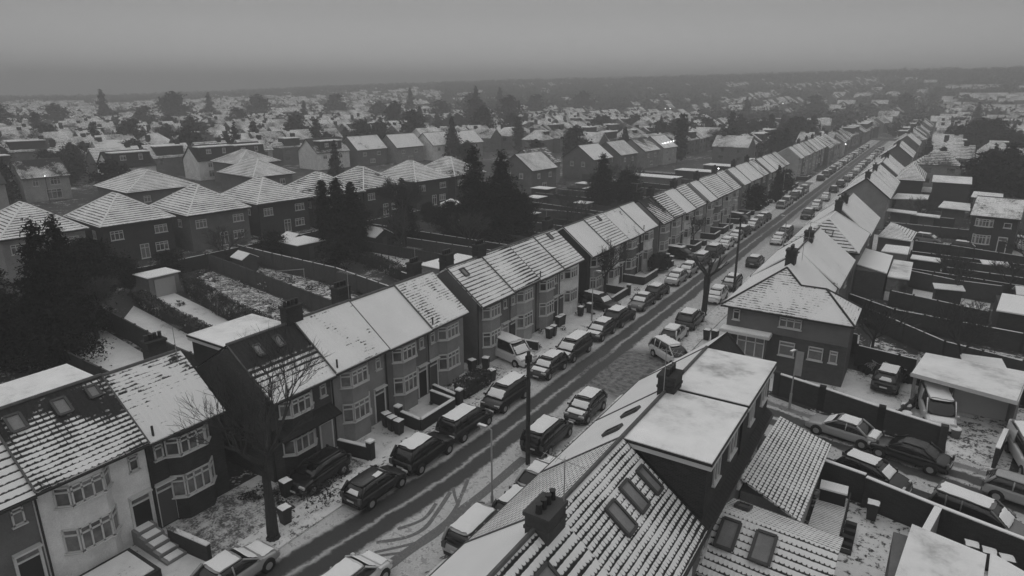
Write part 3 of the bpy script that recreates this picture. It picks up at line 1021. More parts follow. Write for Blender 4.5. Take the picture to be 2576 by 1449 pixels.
# ------------------------------------------------------------------ corner house across the side street (hip and rear wing)
h = empty("corner_house", (0, 0, 0), 0, "corner house with hipped tiled roof, white porch canopy and blank side street wall", "house", "houses right of the street")
b = MB()
b.box(-12.8, 53.7, 0, -6.2, 63.5, 5.28); b.box(-6.19, 53.7, 0, -3.6, 58.3, 5.28)
b.build("wall", w_brick, h)
b = MB(); b.box(-12.82, 53.64, 3.5, -3.58, 53.697, 5.26); b.box(-12.86, 53.6, 3.42, -3.54, 53.697, 3.5)
b.build("rendered_band", w_mid, h)
ap, vl, w1, w2 = (-9.2, 57.2, 8.2), (-7.75, 55.85, 7.2), (-5.85, 55.85, 7.2), (-3.3, 53.3, 5.3)
r = MB()
r.poly([(-13.3, 53.3, 5.3), w2, w1, vl, ap], .12)
r.poly([w2, (-3.3, 58.5, 5.3), w1], .12)
r.poly([w1, (-3.3, 58.5, 5.3), (-5.8, 58.5, 5.3), vl], .12)
r.poly([(-13.3, 53.3, 5.3), ap, (-9.2, 63.6, 8.2), (-13.3, 63.6, 5.3)], .12, 1)
r.poly([ap, vl, (-5.8, 58.5, 5.3), (-5.8, 63.6, 5.3), (-9.2, 63.6, 8.2)], .12, 1)
ro = r.build("roof", [R_FINE, R_SMOOTH], h)
r = MB()
for a_, b_ in (((-13.3, 53.3, 5.33), ap), (ap, vl), (vl, w1), (w1, w2), (w1, (-3.3, 58.5, 5.33))): r.tube([a_, b_], .09, 5)
r.build("ridge_tiles", DARK, ro)
g_ = MB(); g_.bar((-13.35, 53.26, 5.2), (-3.25, 53.26, 5.2), .1, .12); g_.build("gutter", DARK, h)
Yw = 53.69
for (x0, x1, z0, z1, c) in ((-12.36, -11.8, 4.1, 5.05, 1), (-8.7, -7.0, 4.15, 5.0, 3), (-8.5, -7.3, 1.75, 2.95, 1), (-6.3, -5.2, 1.85, 2.95, 1), (-4.75, -4.15, 1.9, 2.9, 1)):
    window(h, (x0, Yw - .06 if z0 > 3.5 else Yw), (x1, Yw - .06 if z0 > 3.5 else Yw), z0, z1, c)
window(h, (-11.7, Yw - .62), (-9.5, Yw - .62), 1.3, 3.1, 3)
b = MB(); b.box(-11.75, 53.09, 0, -9.45, 53.695, 1.3); b.box(-11.75, 53.15, 1.3, -9.45, 53.695, 3.12)
b.build("porch", w_mid, h)
b = MB(); b.box(-13.1, 52.5, 3.2, -9.1, 53.63, 3.42)
c_ = b.build("canopy", FRAME, h)
b = MB(); b.box(-13.05, 52.55, 3.422, -9.15, 53.6, 3.5); b.build("canopy_snow", SNOW, c_)
b = MB(); b.box(-7.15, 53.64, .25, -6.55, 53.72, 2.35); b.build("door", grey("frosted_door", .3, .5, .2), h)
chimney(h, -9.3, 59.3, 6.8, 9.4, .9, 1.2, 4, BRICKC)
rhouse("semi_detached_house", "house joined behind the corner house, broad smooth snow slopes, slightly patchier at the rear", 63.5, 75.5, X=-12.9, wall=w_mid, roof=R_SMOOTH, roofb=R_SMOOTHQ,
       wins=[('B', 3, 3.2, 1.1, 1.1, 2), ('B', -3, 3.2, 1.1, 1.1, 2), ('R', -5.5, .9, 1, 1, 1)], chims=[(-3.5, 0.8, 6.8, 9.3, .9, 1.2, 4)])
# house with striped hip and roof window
h2 = house("semi_detached_house", "house with boldly lined hip end and lit loft window facing the camera", (-12.9, 84.9, 0), pi, 11.6, 0, -7.0, -3.5, 5.4, 8.3, w_mid, R_SMOOTH, None, 'hip', 5.0, .35,
      chims=[(-3.5, -5.0, 6.6, 9.4, .9, 1.2, 4)], group="houses right of the street")
m = MB()
m.poly([(.38, 6.16, 5.45), (-7.38, 6.16, 5.45), (-3.5, 2.52, 8.36)], 0)
m.build("hip_roof", R_HIP, h2)
m = MB(); m.bar((-4.3, 4.9, 6.75), (-3.5, 4.9, 6.75), .1, .1); m.bar((-4.3, 4.2, 7.3), (-3.5, 4.2, 7.3), .1, .1); m.bar((-4.3, 4.9, 6.75), (-4.3, 4.2, 7.3), .1, .1); m.bar((-3.5, 4.9, 6.75), (-3.5, 4.2, 7.3), .1, .1)
m.build("roof_window", FRAMED, h2)
rhouse("semi_detached_house", "house with long smooth roof behind the lined hip end", 90.72, 104.9, X=-12.9, xb=-7.0, xr=-3.5, he=5.4, hr=8.3, wall=w_mid, roof=R_SMOOTH, roofb=R_SMOOTHQ,
       wins=[('B', 3, 3.2, 1.1, 1.1, 2)], chims=[(-3.5, 2, 6.8, 9.3, .9, 1.2, 4)])
rhouse("semi_detached_house", "gable-ended house with plain pale wall and small white window right of the street", 124.6, 134, X=-12.9, xb=-7.0, xr=-3.5, he=5.4, hr=8.2, wall=w_grey, roof=R_SMOOTH, party=False,
       wins=[('R', -3.6, 2.2, .5, .9, 1)], chims=[(-3.5, 3.6, 7.2, 9.3, .9, 1.2, 3)])
rhouse("semi_detached_house", "smooth-roofed house joined behind the plain pale gable", 134, 150, X=-12.9, xb=-7.0, xr=-3.5, he=5.4, hr=8.2, wall=w_mid, roof=R_SMOOTHP, chims=[(-3.5, 3, 7.2, 9.3, .9, 1.2, 3)])
q = [156, 166, 176, 205, 214, 224, 252, 262, 272]
for i in (0, 1, 3, 4, 6, 7):
    rhouse("semi_detached_house", f"distant gabled house right of the street, {ORD[(0, 1, 9, 2, 3, 9, 4, 5)[i]]} past the plain pale gable pair", q[i], q[i + 1] - (1.5 if i % 2 else 0), X=-12.9, xb=-7.0, xr=-3.5, he=5.4, hr=8.2,
           wall=[w_mid, w_cream, w_grey][i % 3], roof=[R_SMOOTH, R_SMOOTHP, R_LINES][i % 3], wins=[('B', 2, 3.2, 1.1, 1.1, 2)], party=(i % 2 == 0), chims=[(-3.5, 3, 7.2, 9.3, .9, 1.2, 3)] if i % 2 else [])

# rear buildings right of the row
ext("rear_extension", "flat-roofed brick extension with two square windows beside the smooth house", [[(-6.4, 83.5, 3.2), (-5.9, 92.5, 3.2), (-2.7, 90.0, 3.2), (-2.7, 80.5, 3.2)]], [(-5.8, 80.9, 0, -2.8, 89.8, 3.05)], SNOW, w_brick)
e0 = ext("conservatory", "glazed conservatory with white panel base beside the brick extension", [[(-2.62, 81.0, 2.75), (-2.55, 90, 2.75), (-.5, 89.6, 2.75), (-.5, 80.8, 2.75)]], [(-2.6, 81.1, 0, -.6, 89.5, 2.6)], FLAT, GLASS, "conservatory")
b = MB(); b.box(-2.62, 81.0, 0, -.55, 81.09, 1.0); b.build("panel", w_white, e0)
ext("rear_extension", "small flat-roofed block on the garden side of the lined hip house", [[(-4.1, 91.5, 3.3), (-3.9, 96, 3.3), (-1.2, 96, 3.3), (-1.2, 91.3, 3.3)]], [(-4.0, 91.6, 0, -1.3, 95.9, 3.15)], SNOW, w_grey)
ext("outhouse", "long narrow snow-topped outhouse in the garden behind the lined hip house", [[(-.9, 92.4, 2.6), (-.8, 94.8, 2.6), (2.6, 94.4, 2.6), (2.5, 92.0, 2.6)]], [(-.8, 92.6, 0, 2.4, 94.3, 2.45)], SNOW, w_dark, "outhouse")
ext("outhouse", "low hipped outbuilding with lined roof beside two parked cars", [[(-5.3, 102.4, 3.0), (-1.2, 101.4, 3.0), (-3.6, 106.5, 4.3), (-4.2, 107, 4.3)], [(-1.2, 101.4, 3.0), (-.8, 108.6, 3.0), (-3.6, 106.5, 4.3)]], [(-5.2, 102.5, 0, -1.3, 108, 2.9)], R_LINES, w_mid, "outbuilding")
ext("garden_room", "dark garden room with bright snow slab roof at the right edge", [[(6.9, 73.9, 2.6), (12.5, 73.4, 2.6), (13, 80.6, 2.6), (7.7, 80.8, 2.6)]], [(7.2, 74.1, 0, 12.8, 80.3, 2.45)], SNOW, w_dark, "shed")
for i, (p, z) in enumerate([([(-2.2, 154.1), (2.5, 154.2), (2.9, 162), (-1.6, 162)], 3), ([(-6.0, 140.8), (-.3, 143.6), (-.2, 150), (-5.6, 149)], 3), ([(1.4, 134.6), (6.0, 133.3), (6.2, 142), (2.2, 143)], 3), ([(-5.9, 127), (-1.5, 126), (-1.5, 129), (-5.8, 130)], 2.8),
                             ([(-1.8, 126.5), (1.8, 125.6), (1.9, 128.2), (-1.6, 129)], 2.6), ([(6, 140), (10.5, 139), (11, 147), (6.6, 148)], 4.5), ([(12.5, 131), (17, 129), (18, 135), (13, 137)], 4.5)]):
    ext("flat_roofed_outbuilding", ["flat roof with raised rooflight in front of the small lined hip", "flat roof with raised rooflight beside the pale gable", "wide flat snowy roof before the bay-windowed house", "narrow white flat roof at the foot of the pale gable",
         "white flat canopy next to the narrow roof at the gable foot", "bright sloping shed roof above the bay-windowed house", "shallow white roof at the right edge beyond the bay-windowed house"][i],
        [[(a, b_, z) for a, b_ in p]], [(min(p[0][0], p[3][0]) + .7, p[0][1] + .9, 0, max(p[1][0], p[2][0]) - .8, p[2][1] - 1.2, z - .15)], FLAT, w_mid, "outbuilding")
h = house("detached_house", "dark brick house with two white bay windows and dull snow roof at the right edge", (8.1, 112.9, 0), -pi / 2 - .12, 5.4, 0, -8.5, -5.2, 5.4, 7.3, w_dark, R_FINE, ov=.3, party=False,
          bays=[(-1.1, 2.2, .4, w_dark)], wins=[('F', 1.6, 4.0, .9, .7, 1)], doors=[(1.4, DOORS[1])])
house("detached_house", "dark house with small lined hip roof behind the flat rooflights", (-4, 153, 0), -pi / 2, 4.6, 0, -14, -7, 5.2, 8.0, w_dark, R_HIP, None, 'hipx', 5, .3)
house("bungalow", "big dark blank-walled building with thin snow along its flat edge", (3.0, 150.2, 0), -pi / 2, 6, 0, -9, -4.5, 5.4, 6.2, w_dark, FLAT, ov=.2, party=False)

# carport / double garage with the van, and its doors
h = empty("double_garage", (0, 0, 0), 0, "double garage with white panel door and flat snowy roof beside the white van", "garage")
b = MB(); b.box(3.6, 53.9, 0, 7.0, 56.6, 2.55); b.build("wall", w_grey, h)
b = MB(); b.poly([(.85, 52.4, 2.85), (6.9, 50.9, 2.85), (8.0, 57.1, 2.85), (1.6, 57.4, 2.85)], .1); b.build("roof", FLAT, h)
b = MB(); b.bar((.8, 52.3, 2.75), (6.95, 50.8, 2.75), .06, .28); b.bar((6.95, 50.8, 2.75), (8.05, 57.1, 2.75), .06, .28); b.build("fascia", FRAME, h)
b = MB(); b.box(3.7, 53.82, .05, 6.9, 53.895, 2.3); b.build("garage_door", snowroof(1.3, .6, .12, 0, .1, .1, snow=.5), h)
b = MB(); b.box(1.1, 52.9, 0, 1.25, 57, 2.74); b.build("side_wall", w_grey, h)
b = MB(); b.box(7.0, 51.5, 0, 7.15, 56.6, 2.74); b.build("side_wall", w_grey, h)

# ------------------------------------------------------------------ hip-roofed houses beyond the left gardens
HP = [((-92.0, 36.0), "hipped house cut by the left edge, lined snow roof with roof window", R_HIP, w_grey), ((-90.0, 46.6), "dark brick hipped house with lit-looking white patio door behind the white garage", R_HIP, w_dark),
      ((-87.9, 57.4), "grey rendered hipped house with arched bare shrub against its wall", R_HIP, w_mid), ((-87.8, 68.9), "dark brick hipped house with patio doors right of the grey rendered one", R_HIP, w_dark),
      ((-84.8, 78.6), "hipped house half hidden by the triple cypress", R_HIPD, w_dark), ((-85.0, 89.0), "hipped house with dark bare patch on its roof right of the cypresses", R_HIPD, w_dark),
      ((-84.0, 102.0), "hipped house with snowy roof left of the octagonal conservatory", R_HIP, w_dark), ((-82.9, 113.0), "hipped house behind the octagonal conservatory beside the giant conifer", R_HIPD, w_dark)]
for i, ((x, y_), lab, rf, wl) in enumerate(HP):
    house("hipped_house", lab, (x, y_, 0), -.11, 9.0, 0, -12, -6.2, 5.3, 8.6, wl, rf, None, 'hipx', 1.6, .38,
          wins=[('F', -2.9, 3.3, 1.6, 1.2, 3), ('F', 2.8, 3.4, 1.7, 1.1, 3), ('F', 2.6, .9, 1.7, 1.2, 3), ('F', .3, .2, 1.2, 2.0, 2), ('L', -3, 3.3, 1.0, 1.1, 2), ('L', -8, 3.3, .9, 1.1, 2)],
          sky=[], group="hip-roofed houses beyond the left gardens")
for (x, y_, lab, w_) in ((-117, 66, "second-row hipped house with wide lined roof and projecting wing", 12), (-116.5, 89.5, "second-row hipped house with shallow lined roof right of the wide one", 9)):
    house("hipped_house", lab, (x, y_, 0), -.11, w_, 0, -13.5, -6.8, 5.3, 8.3, w_mid, R_HIP, None, 'hipx', 3.0, .45,
          wins=[('F', -3, 3.3, 1.2, 1.1, 2), ('F', 2, 3.3, 1.2, 1.1, 2), ('F', 2, .9, 1.5, 1.2, 3)], group="hip-roofed houses beyond the left gardens")
# octagonal conservatory
h = empty("conservatory", (-74.7, 95.9, 0), 0, "white octagonal conservatory with snowy lantern roof before the hipped houses", "conservatory")
b = MB(); oc = [(2.1 * cos(k * pi / 4 + .39), 2.1 * sin(k * pi / 4 + .39)) for k in range(8)]
b.loft([[(x, y_, z) for x, y_ in oc] for z in (0, .7)]); b.build("wall", w_dark, h)
b = MB()
for k in range(8):
    b.add([(oc[k][0] * .97, oc[k][1] * .97, .7), (oc[(k + 1) % 8][0] * .97, oc[(k + 1) % 8][1] * .97, .7), (oc[(k + 1) % 8][0] * .97, oc[(k + 1) % 8][1] * .97, 2.2), (oc[k][0] * .97, oc[k][1] * .97, 2.2)], [(0, 1, 2, 3)])
b.build("pane", GLASS, h)
b = MB()
for x, y_ in oc: b.bar((x, y_, .7), (x, y_, 2.2), .1, .1)
for z in (.75, 1.75, 2.2):
    for k in range(8): b.bar((*oc[k], z), (*oc[(k + 1) % 8], z), .08, .08)
b.build("frame", FRAME, h)
b = MB()
for k in range(8): b.add([(oc[k][0] * 1.05, oc[k][1] * 1.05, 2.25), (oc[(k + 1) % 8][0] * 1.05, oc[(k + 1) % 8][1] * 1.05, 2.25), (0, 0, 3.2)], [(0, 1, 2)])
b.build("roof", R_SMOOTH, h)

# dormered and gabled houses in the next street back
def white_gable(x, y_, lab, w_=9.0, dm=None, wl=None, rf=None, rz=-.1, xr=-4):
    return house("dormered_house", lab, (x, y_, 0), rz, w_, 0, -8, xr, 5.0, 8.4, wl or w_white, rf or R_BARE, ov=.2, party=False, wins=[('F', -2, 3.2, 1.1, 1.1, 2), ('F', 2, 3.2, 1.1, 1.1, 2), ('F', -1.5, .8, 2.2, 1.6, 3)],
                 dormer=None, group="houses in the street beyond the hipped roofs")
def front_dormer(h, y0, y1, xo, zt, m, cols=2):
    b = MB(); b.box(-4.1, y0, 4.7, xo, y1, zt); d_ = b.build("dormer", m, h)
    b = MB(); b.box(-4.1, y0 - .12, zt + .002, xo + .2, y1 + .12, zt + .2); b.build("dormer_roof", SNOW, d_)
    window(h, (xo + .004, y0 + (y1 - y0) * .2), (xo + .004, y0 + (y1 - y0) * .2 + 1.3), zt - 1.6, zt - .5, cols)
    window(h, (xo + .004, y0 + (y1 - y0) * .68), (xo + .004, y0 + (y1 - y0) * .68 + .9), zt - 1.7, zt - .4, 1)
a1 = white_gable(-160, 84, "white-gabled house with wide dark box dormer and pale blind, left back street", 10)
front_dormer(a1, -4.2, 4.4, -.6, 8.2, w_dark)
a2 = white_gable(-158, 104.5, "white-gabled house with dark box dormer and two white windows, right of the first", 10)
front_dormer(a2, -4.2, 4.9, -.5, 8.2, w_dark)
a3 = white_gable(-157.5, 114.6, "house with dark box dormer joined to the white-gabled one", 9, wl=w_mid)
front_dormer(a3, -4.3, 4.2, -.5, 8.0, w_dark)
house("rendered_house", "pale rendered house with dark porch glass and ragged snow-speckled roof near the left edge", (-156, 63.5, 0), -.1, 8.5, 0, -8, -4, 5.2, 8.2, w_cream, R_DARK, ov=.4, party=False,
      wins=[('F', -2, 3.3, 1.1, 1.3, 2), ('F', 1.6, 3.3, 1.9, 1.4, 3), ('F', 1, .4, 2.8, 2, 3)])
house("rendered_house", "pale gable cut by the left edge with round porch light", (-152, 50, 0), -.1, 9, 0, -8, -4, 5.2, 8.2, w_cream, R_FARD, ov=.4, party=False, wins=[('F', 1, 3.3, 1.6, 1.3, 2)])
house("hipped_house", "dark-roofed hipped house between the dormered street and the hipped row", (-141, 104.5, 0), -.1, 11, 0, -12, -6, 5.2, 8.0, w_mid, R_HIPD, None, 'hipx', 2, .4, wins=[('F', 2, 3.3, 1.4, 1.2, 3)])
for i, (x, y_, lab, dm) in enumerate([(-150, 137, "house with small dark box dormer over white wall behind the hipped row", 1), (-147, 150, "snowy-roofed pale house right of the small box dormer", 0), (-143, 163, "first of two long pale-roofed houses before the dark wood", 0),
                                      (-139, 176, "second long pale-roofed house beside the dark wood", 0), (-136, 187, "third pale-roofed house tucked against the dark wood", 0)]):
    a = house("dormered_house", lab, (x, y_, 0), -.1, 11.5, 0, -9, -4.5, 5.0, 8.6, [w_white, w_mid, w_grey, w_white, w_grey][i], [R_DARK, R_SMOOTHP, R_SMOOTH, R_SMOOTHP, R_SMOOTH][i], ov=.3, party=False,
              wins=[('F', -3, 3.0, 1.3, 1.1, 2), ('F', 2.5, 3.0, 1.3, 1.1, 2), ('F', 0, .8, 2, 1.2, 3)], group="houses in the street beyond the hipped roofs")
    if dm: front_dormer(a, -4, 3.5, -.5, 8.0, w_dark)
# gable pair and row behind the terraces
for i, (x, y_, lab, wl) in enumerate([(-75, 131, "dark gabled house with small lit window behind the conifer", w_mid), (-80, 142, "gabled house joined left behind the dark one", w_grey), (-74, 160, "gabled house with three small windows past the tall conifer", w_mid),
                                      (-73, 175, "brick gabled house with snow cap, centre back", w_mid), (-72, 190, "pale gabled house centre back near the fairy lights", w_grey), (-71, 203, "twin-gabled house left of the columnar poplar", w_cream)]):
    house("gabled_house", lab, (x, y_, 0), -.1, 9.5, 0, -9.5, -4.7, 5.2, 8.4, wl, [R_LINES, R_FARD, R_SMOOTHP][i % 3], ov=.3, party=False, wins=[('F', -2.2, 3.2, 1.0, 1.1, 2), ('F', 2.2, 3.2, 1, 1.1, 2), ('L', -3, 3.2, 1, 1.2, 1), ('L', -6.5, 3.2, 1, 1.2, 1), ('F', 0, .9, 1.6, 1.2, 2)],
          group="gabled houses behind the left terraces")
# ------------------------------------------------------------------ vehicles
def paint(c): return grey("car_paint", c, .25, .08, 1.0, spec=.5)
P_DARK, P_BLK, P_GREY, P_MID, P_WHITE, P_SILV = paint(.025), paint(.012), paint(.06), paint(.15), paint(.6), paint(.32)
CGLASS = grey("car_glass", .014, .06, .1, 2, spec=.6)
LAMP = grey("lamp_glass", .45, .15, .1, 3, spec=.6)
REDL = grey("tail_lamp_glass", .08, .2, .1, 3)
PLATE = grey("plate", .5, .5, .05, 3)
SHAPES = {   # L, W, H, belt, [lower stations (x/L, top, width)], [greenhouse: rear base, rear roof, front roof, screen base]
 'hatch': (4.0, 1.74, 1.47, .92, [(-.5, .62, .86), (-.485, .88, .93), (-.4, .95, .98), (-.1, .93, 1), (.2, .92, 1), (.3, .9, .99), (.42, .78, .95), (.48, .66, .86), (.5, .5, .78)], (-.475, -.37, .07, .27)),
 'saloon': (4.6, 1.8, 1.43, .9, [(-.5, .62, .84), (-.485, .9, .9), (-.35, .95, .97), (-.1, .92, 1), (.18, .9, 1), (.28, .87, .99), (.42, .77, .94), (.48, .66, .85), (.5, .5, .76)], (-.36, -.2, .06, .25)),
 'mpv': (4.5, 1.82, 1.68, .98, [(-.5, .65, .88), (-.49, .95, .95), (-.4, 1.0, .99), (-.1, .99, 1), (.2, .98, 1), (.34, .93, .98), (.44, .8, .94), (.485, .68, .86), (.5, .5, .8)], (-.485, -.43, .12, .33)),
 'suv': (4.5, 1.88, 1.7, 1.02, [(-.5, .7, .88), (-.49, 1.0, .94), (-.38, 1.05, .99), (-.1, 1.03, 1), (.2, 1.02, 1), (.27, 1.0, .99), (.43, .92, .95), (.485, .78, .88), (.5, .55, .8)], (-.475, -.38, .06, .24)),
 'van': (4.9, 1.95, 1.95, 1.05, [(-.5, .7, .95), (-.495, 1.1, .98), (-.3, 1.1, 1), (0, 1.1, 1), (.2, 1.08, 1), (.3, 1.02, .98), (.43, .88, .94), (.485, .7, .88), (.5, .5, .8)], (-.495, -.485, .16, .31)),
}
CARM = {}


def snowpad(m, a, b, c, d, th, nx=8, ny=6, seed=0, shrink=.04):
    """pillow of snow over the quad a b c d (a->b along x, a->d across)"""
    r = random.Random(seed)
    a, b, c, d = map(Vector, (a, b, c, d))
    n = (b - a).cross(d - a).normalized()
    if n.z < 0: n = -n
    grid = []
    for i in range(nx + 1):
        for j in range(ny + 1):
            u, v = i / nx, j / ny
            if i in (0, nx) : u += (r.uniform(.0, shrink * 1.6)) * (1 if i == 0 else -1)
            if j in (0, ny) : v += (r.uniform(.0, shrink * 1.6)) * (1 if j == 0 else -1)
            p = a * (1 - u) * (1 - v) + b * u * (1 - v) + c * u * v + d * (1 - u) * v
            e = min(min(i, nx - i) / 1.0, min(j, ny - j) / 1.0, 1)
            p = p + n * ((th * (.85 + r.uniform(0, .3))) if e else .004)
            grid.append(p)
    m.add(grid, [(i * (ny + 1) + j, (i + 1) * (ny + 1) + j, (i + 1) * (ny + 1) + j + 1, i * (ny + 1) + j + 1) for i in range(nx) for j in range(ny)])


def subdiv(m, lev):
    """round a lofted hull off; returns a new MB"""
    me = bpy.data.meshes.new("tmp")
    me.from_pydata(m.v, [], m.f)
    o = bpy.data.objects.new("tmp", me)
    sc = bpy.data.scenes.new("tmp")
    sc.collection.objects.link(o)
    md = o.modifiers.new("s", 'SUBSURF')
    md.levels = md.render_levels = lev
    sc.view_layers[0].update()
    q = o.evaluated_get(sc.view_layers[0].depsgraph).data
    out = MB()
    out.add([tuple(v.co) for v in q.vertices], [tuple(p.vertices) for p in q.polygons])
    bpy.data.scenes.remove(sc)
    bpy.data.objects.remove(o)
    bpy.data.meshes.remove(me)
    return out


def car_meshes(shape, pk, snowk, seed):
    key = (shape, pk.name, snowk, seed % 3)
    if key in CARM: return CARM[key]
    L, Wd, H, belt, st, gh = SHAPES[shape]
    w = Wd / 2
    parts = {}
    b = MB()
    zb = .2
    secs = []
    for xf_, zt, wf in st:
        x, ww = xf_ * L, w * wf
        secs.append([(x, -ww * .9, zb), (x, -ww, zb + .18), (x, -ww, zt * .62), (x, -ww * .975, zt - .06), (x, -ww * .86, zt), (x, ww * .86, zt), (x, ww * .975, zt - .06), (x, ww, zt * .62), (x, ww, zb + .18), (x, ww * .9, zb)])
    h_ = MB(); h_.loft(secs)
    b = subdiv(h_, 2)
    x0, x1, x2, x3 = [q * L for q in gh]
    wt = w * .76 if shape != 'van' else w * .88
    wb = w * .92
    zr = H
    h_ = MB()
    h_.loft([[(x, -wt * k, zr - .07), (x, -wt * .9 * k, zr + dz), (x, wt * .9 * k, zr + dz), (x, wt * k, zr - .07)] for x, k, dz in ((x1 - .1, .98, -.05), (x1 + .05, 1, -.005), ((x1 + x2) / 2, 1.02, .035), (x2 - .05, 1, -.0), (x2 + .12, .97, -.07))])
    r_ = subdiv(h_, 1)
    b.add(r_.v, r_.f)
    for s_ in (-1, 1):
        b.bar((x3, s_ * wb * .97, belt - .02), (x2, s_ * wt * .98, zr - .03), .07, .07)
        b.bar((x0, s_ * wb * .97, belt), (x1, s_ * wt * .98, zr - .03), .12, .1)
        xm = (x1 + x2) / 2
        b.bar((xm, s_ * (wb + .005), belt - .02), (xm, s_ * (wt + .01), zr - .03), .07, .05)
        if shape in ('mpv', 'suv'):
            b.bar((x1 + .55, s_ * (wb + .005), belt - .02), (x1 + .5, s_ * (wt + .01), zr - .03), .07, .05)
        if shape == 'van':
            b.add([(x1, s_ * (wb + .02), belt), (xm, s_ * (wb + .02), belt), (xm, s_ * (wt + .02), zr - .04), (x1, s_ * (wt + .02), zr - .04)], [(0, 1, 2, 3)])
    if shape == 'van':
        b.add([(x0 - .01, -wb, belt), (x0 - .01, wb, belt), (x0 - .01, wt, zr), (x0 - .01, -wt, zr)], [(0, 1, 2, 3)])
    for s_ in (-1, 1):
        for xa in (-.31 * L, .31 * L):
            b.tube([(xa, s_ * (w - .2), .33), (xa, s_ * (w + .004), .33)], .39, 14, 1)
    parts['body'] = b.mesh("body", [pk, BLACK], True, False)
    def sec(x, k, ww):
        z1 = belt - .04 + (zr - .03 - belt + .04) * k
        wk = wb + (wt - wb) * k
        zl = belt - .04
        return [(x, -wb * ww, zl - .1), (x, -wb * ww, zl + (z1 - zl) * .3), (x, -wk * ww, z1 - .05 * k), (x, -wk * .86 * ww, z1), (x, wk * .86 * ww, z1), (x, wk * ww, z1 - .05 * k), (x, wb * ww, zl + (z1 - zl) * .3), (x, wb * ww, zl - .1)]
    h_ = MB()
    h_.loft([sec(x0 - .02, .02, .96), sec(x0 + (x1 - x0) * .5, .62, .98), sec(x1, .97, 1), sec((x1 + x2) / 2, 1.0, 1.01), sec(x2, .97, 1), sec(x2 + (x3 - x2) * .5, .55, .97), sec(x3 + .03, .02, .93)])
    g_ = subdiv(h_, 1)
    parts['glass'] = g_.mesh("glass", CGLASS, True, False)
    bf = MB(); bf.box(L / 2 - .16, -w * .7, .24, L / 2 + .0, w * .7, .42)
    parts['front_bumper'] = bf.mesh("front_bumper", BLACK, False, False)
    br = MB(); br.box(-L / 2 - .02, -w * .78, .28, -L / 2 + .12, w * .78, .46)
    parts['rear_bumper'] = br.mesh("rear_bumper", BLACK, False, False)
    mi_ = MB(); mi_.loft([[(-.08, -.09, -.02), (-.1, .09, 0), (-.1, .09, .1), (-.08, -.09, .1)], [(.05, -.07, 0), (.05, .07, .02), (.05, .07, .09), (.05, -.07, .09)]])
    parts['wing_mirror'] = mi_.mesh("wing_mirror", pk, False, False)
    parts['mirror_at'] = (x3 - .1, wb + .1, belt + .02)
    hl = MB(); hl.box(-.09, -.2, -.07, .03, .2, .07)
    parts['headlight'] = hl.mesh("headlight", LAMP, False, False)
    tl = MB(); tl.box(-.02, -.11, -.16, .1, .11, .16)
    parts['tail_light'] = tl.mesh("tail_light", REDL, False, False)
    pl = MB(); pl.box(-.01, -.26, -.055, .01, .26, .055)
    parts['number_plate'] = pl.mesh("number_plate", PLATE, False, False)
    ty = MB(); ty.tube([(0, -.11, 0), (0, .11, 0)], .32, 16)
    parts['wheel'] = ty.mesh("tyre", BLACK, False, False)
    rm = MB(); rm.tube([(0, -.118, 0), (0, .118, 0)], .2, 10)
    parts['rim'] = rm.mesh("rim", METAL, False, False)
    if snowk:
        z_ = zr + .02
        zb1 = next(z for x, z, _ in st if x >= .26)
        zf = .8 if shape != 'suv' else .93
        Q = {'r': ((x1 - .02, -wt * .9, z_), (x2 - .02, -wt * .9, z_), (x2 - .02, wt * .9, z_), (x1 - .02, wt * .9, z_)),
             'b': ((x3 + .12, -w * .8, zb1 + .0), (.44 * L, -w * .74, zf), (.44 * L, w * .74, zf), (x3 + .12, w * .8, zb1 + .0)),
             'w': ((x2 + (x3 - x2) * .35, -wb * .8, zr - (zr - belt) * .3), (x3 - .03, -wb * .85, belt + .04), (x3 - .03, wb * .85, belt + .04), (x2 + (x3 - x2) * .35, wb * .8, zr - (zr - belt) * .3)),
             't': ((-.47 * L, -w * .75, .94), (x0, -w * .8, .97), (x0, w * .8, .97), (-.47 * L, w * .75, .94)),
             'g': ((x0 - .01, -wb * .6, belt + .1), (x0 + (x1 - x0) * .5, -wb * .5, belt + (zr - belt) * .52), (x0 + (x1 - x0) * .5, wb * .3, belt + (zr - belt) * .52), (x0 - .01, wb * .5, belt + .1)),
             's': ((-.5, -.6, zr + .03), (.1, -.55, zr + .03), (.1, -.15, zr + .03), (-.5, -.2, zr + .03))}
        parts['snow'] = []
        for i_, ch in enumerate(snowk):
            s = MB()
            snowpad(s, *Q[ch], .06 if ch == 'r' else .05, seed=seed + i_)
            parts['snow'].append(s.mesh("snow_cover", SNOW, True, False))
    CARM[key] = parts
    return parts


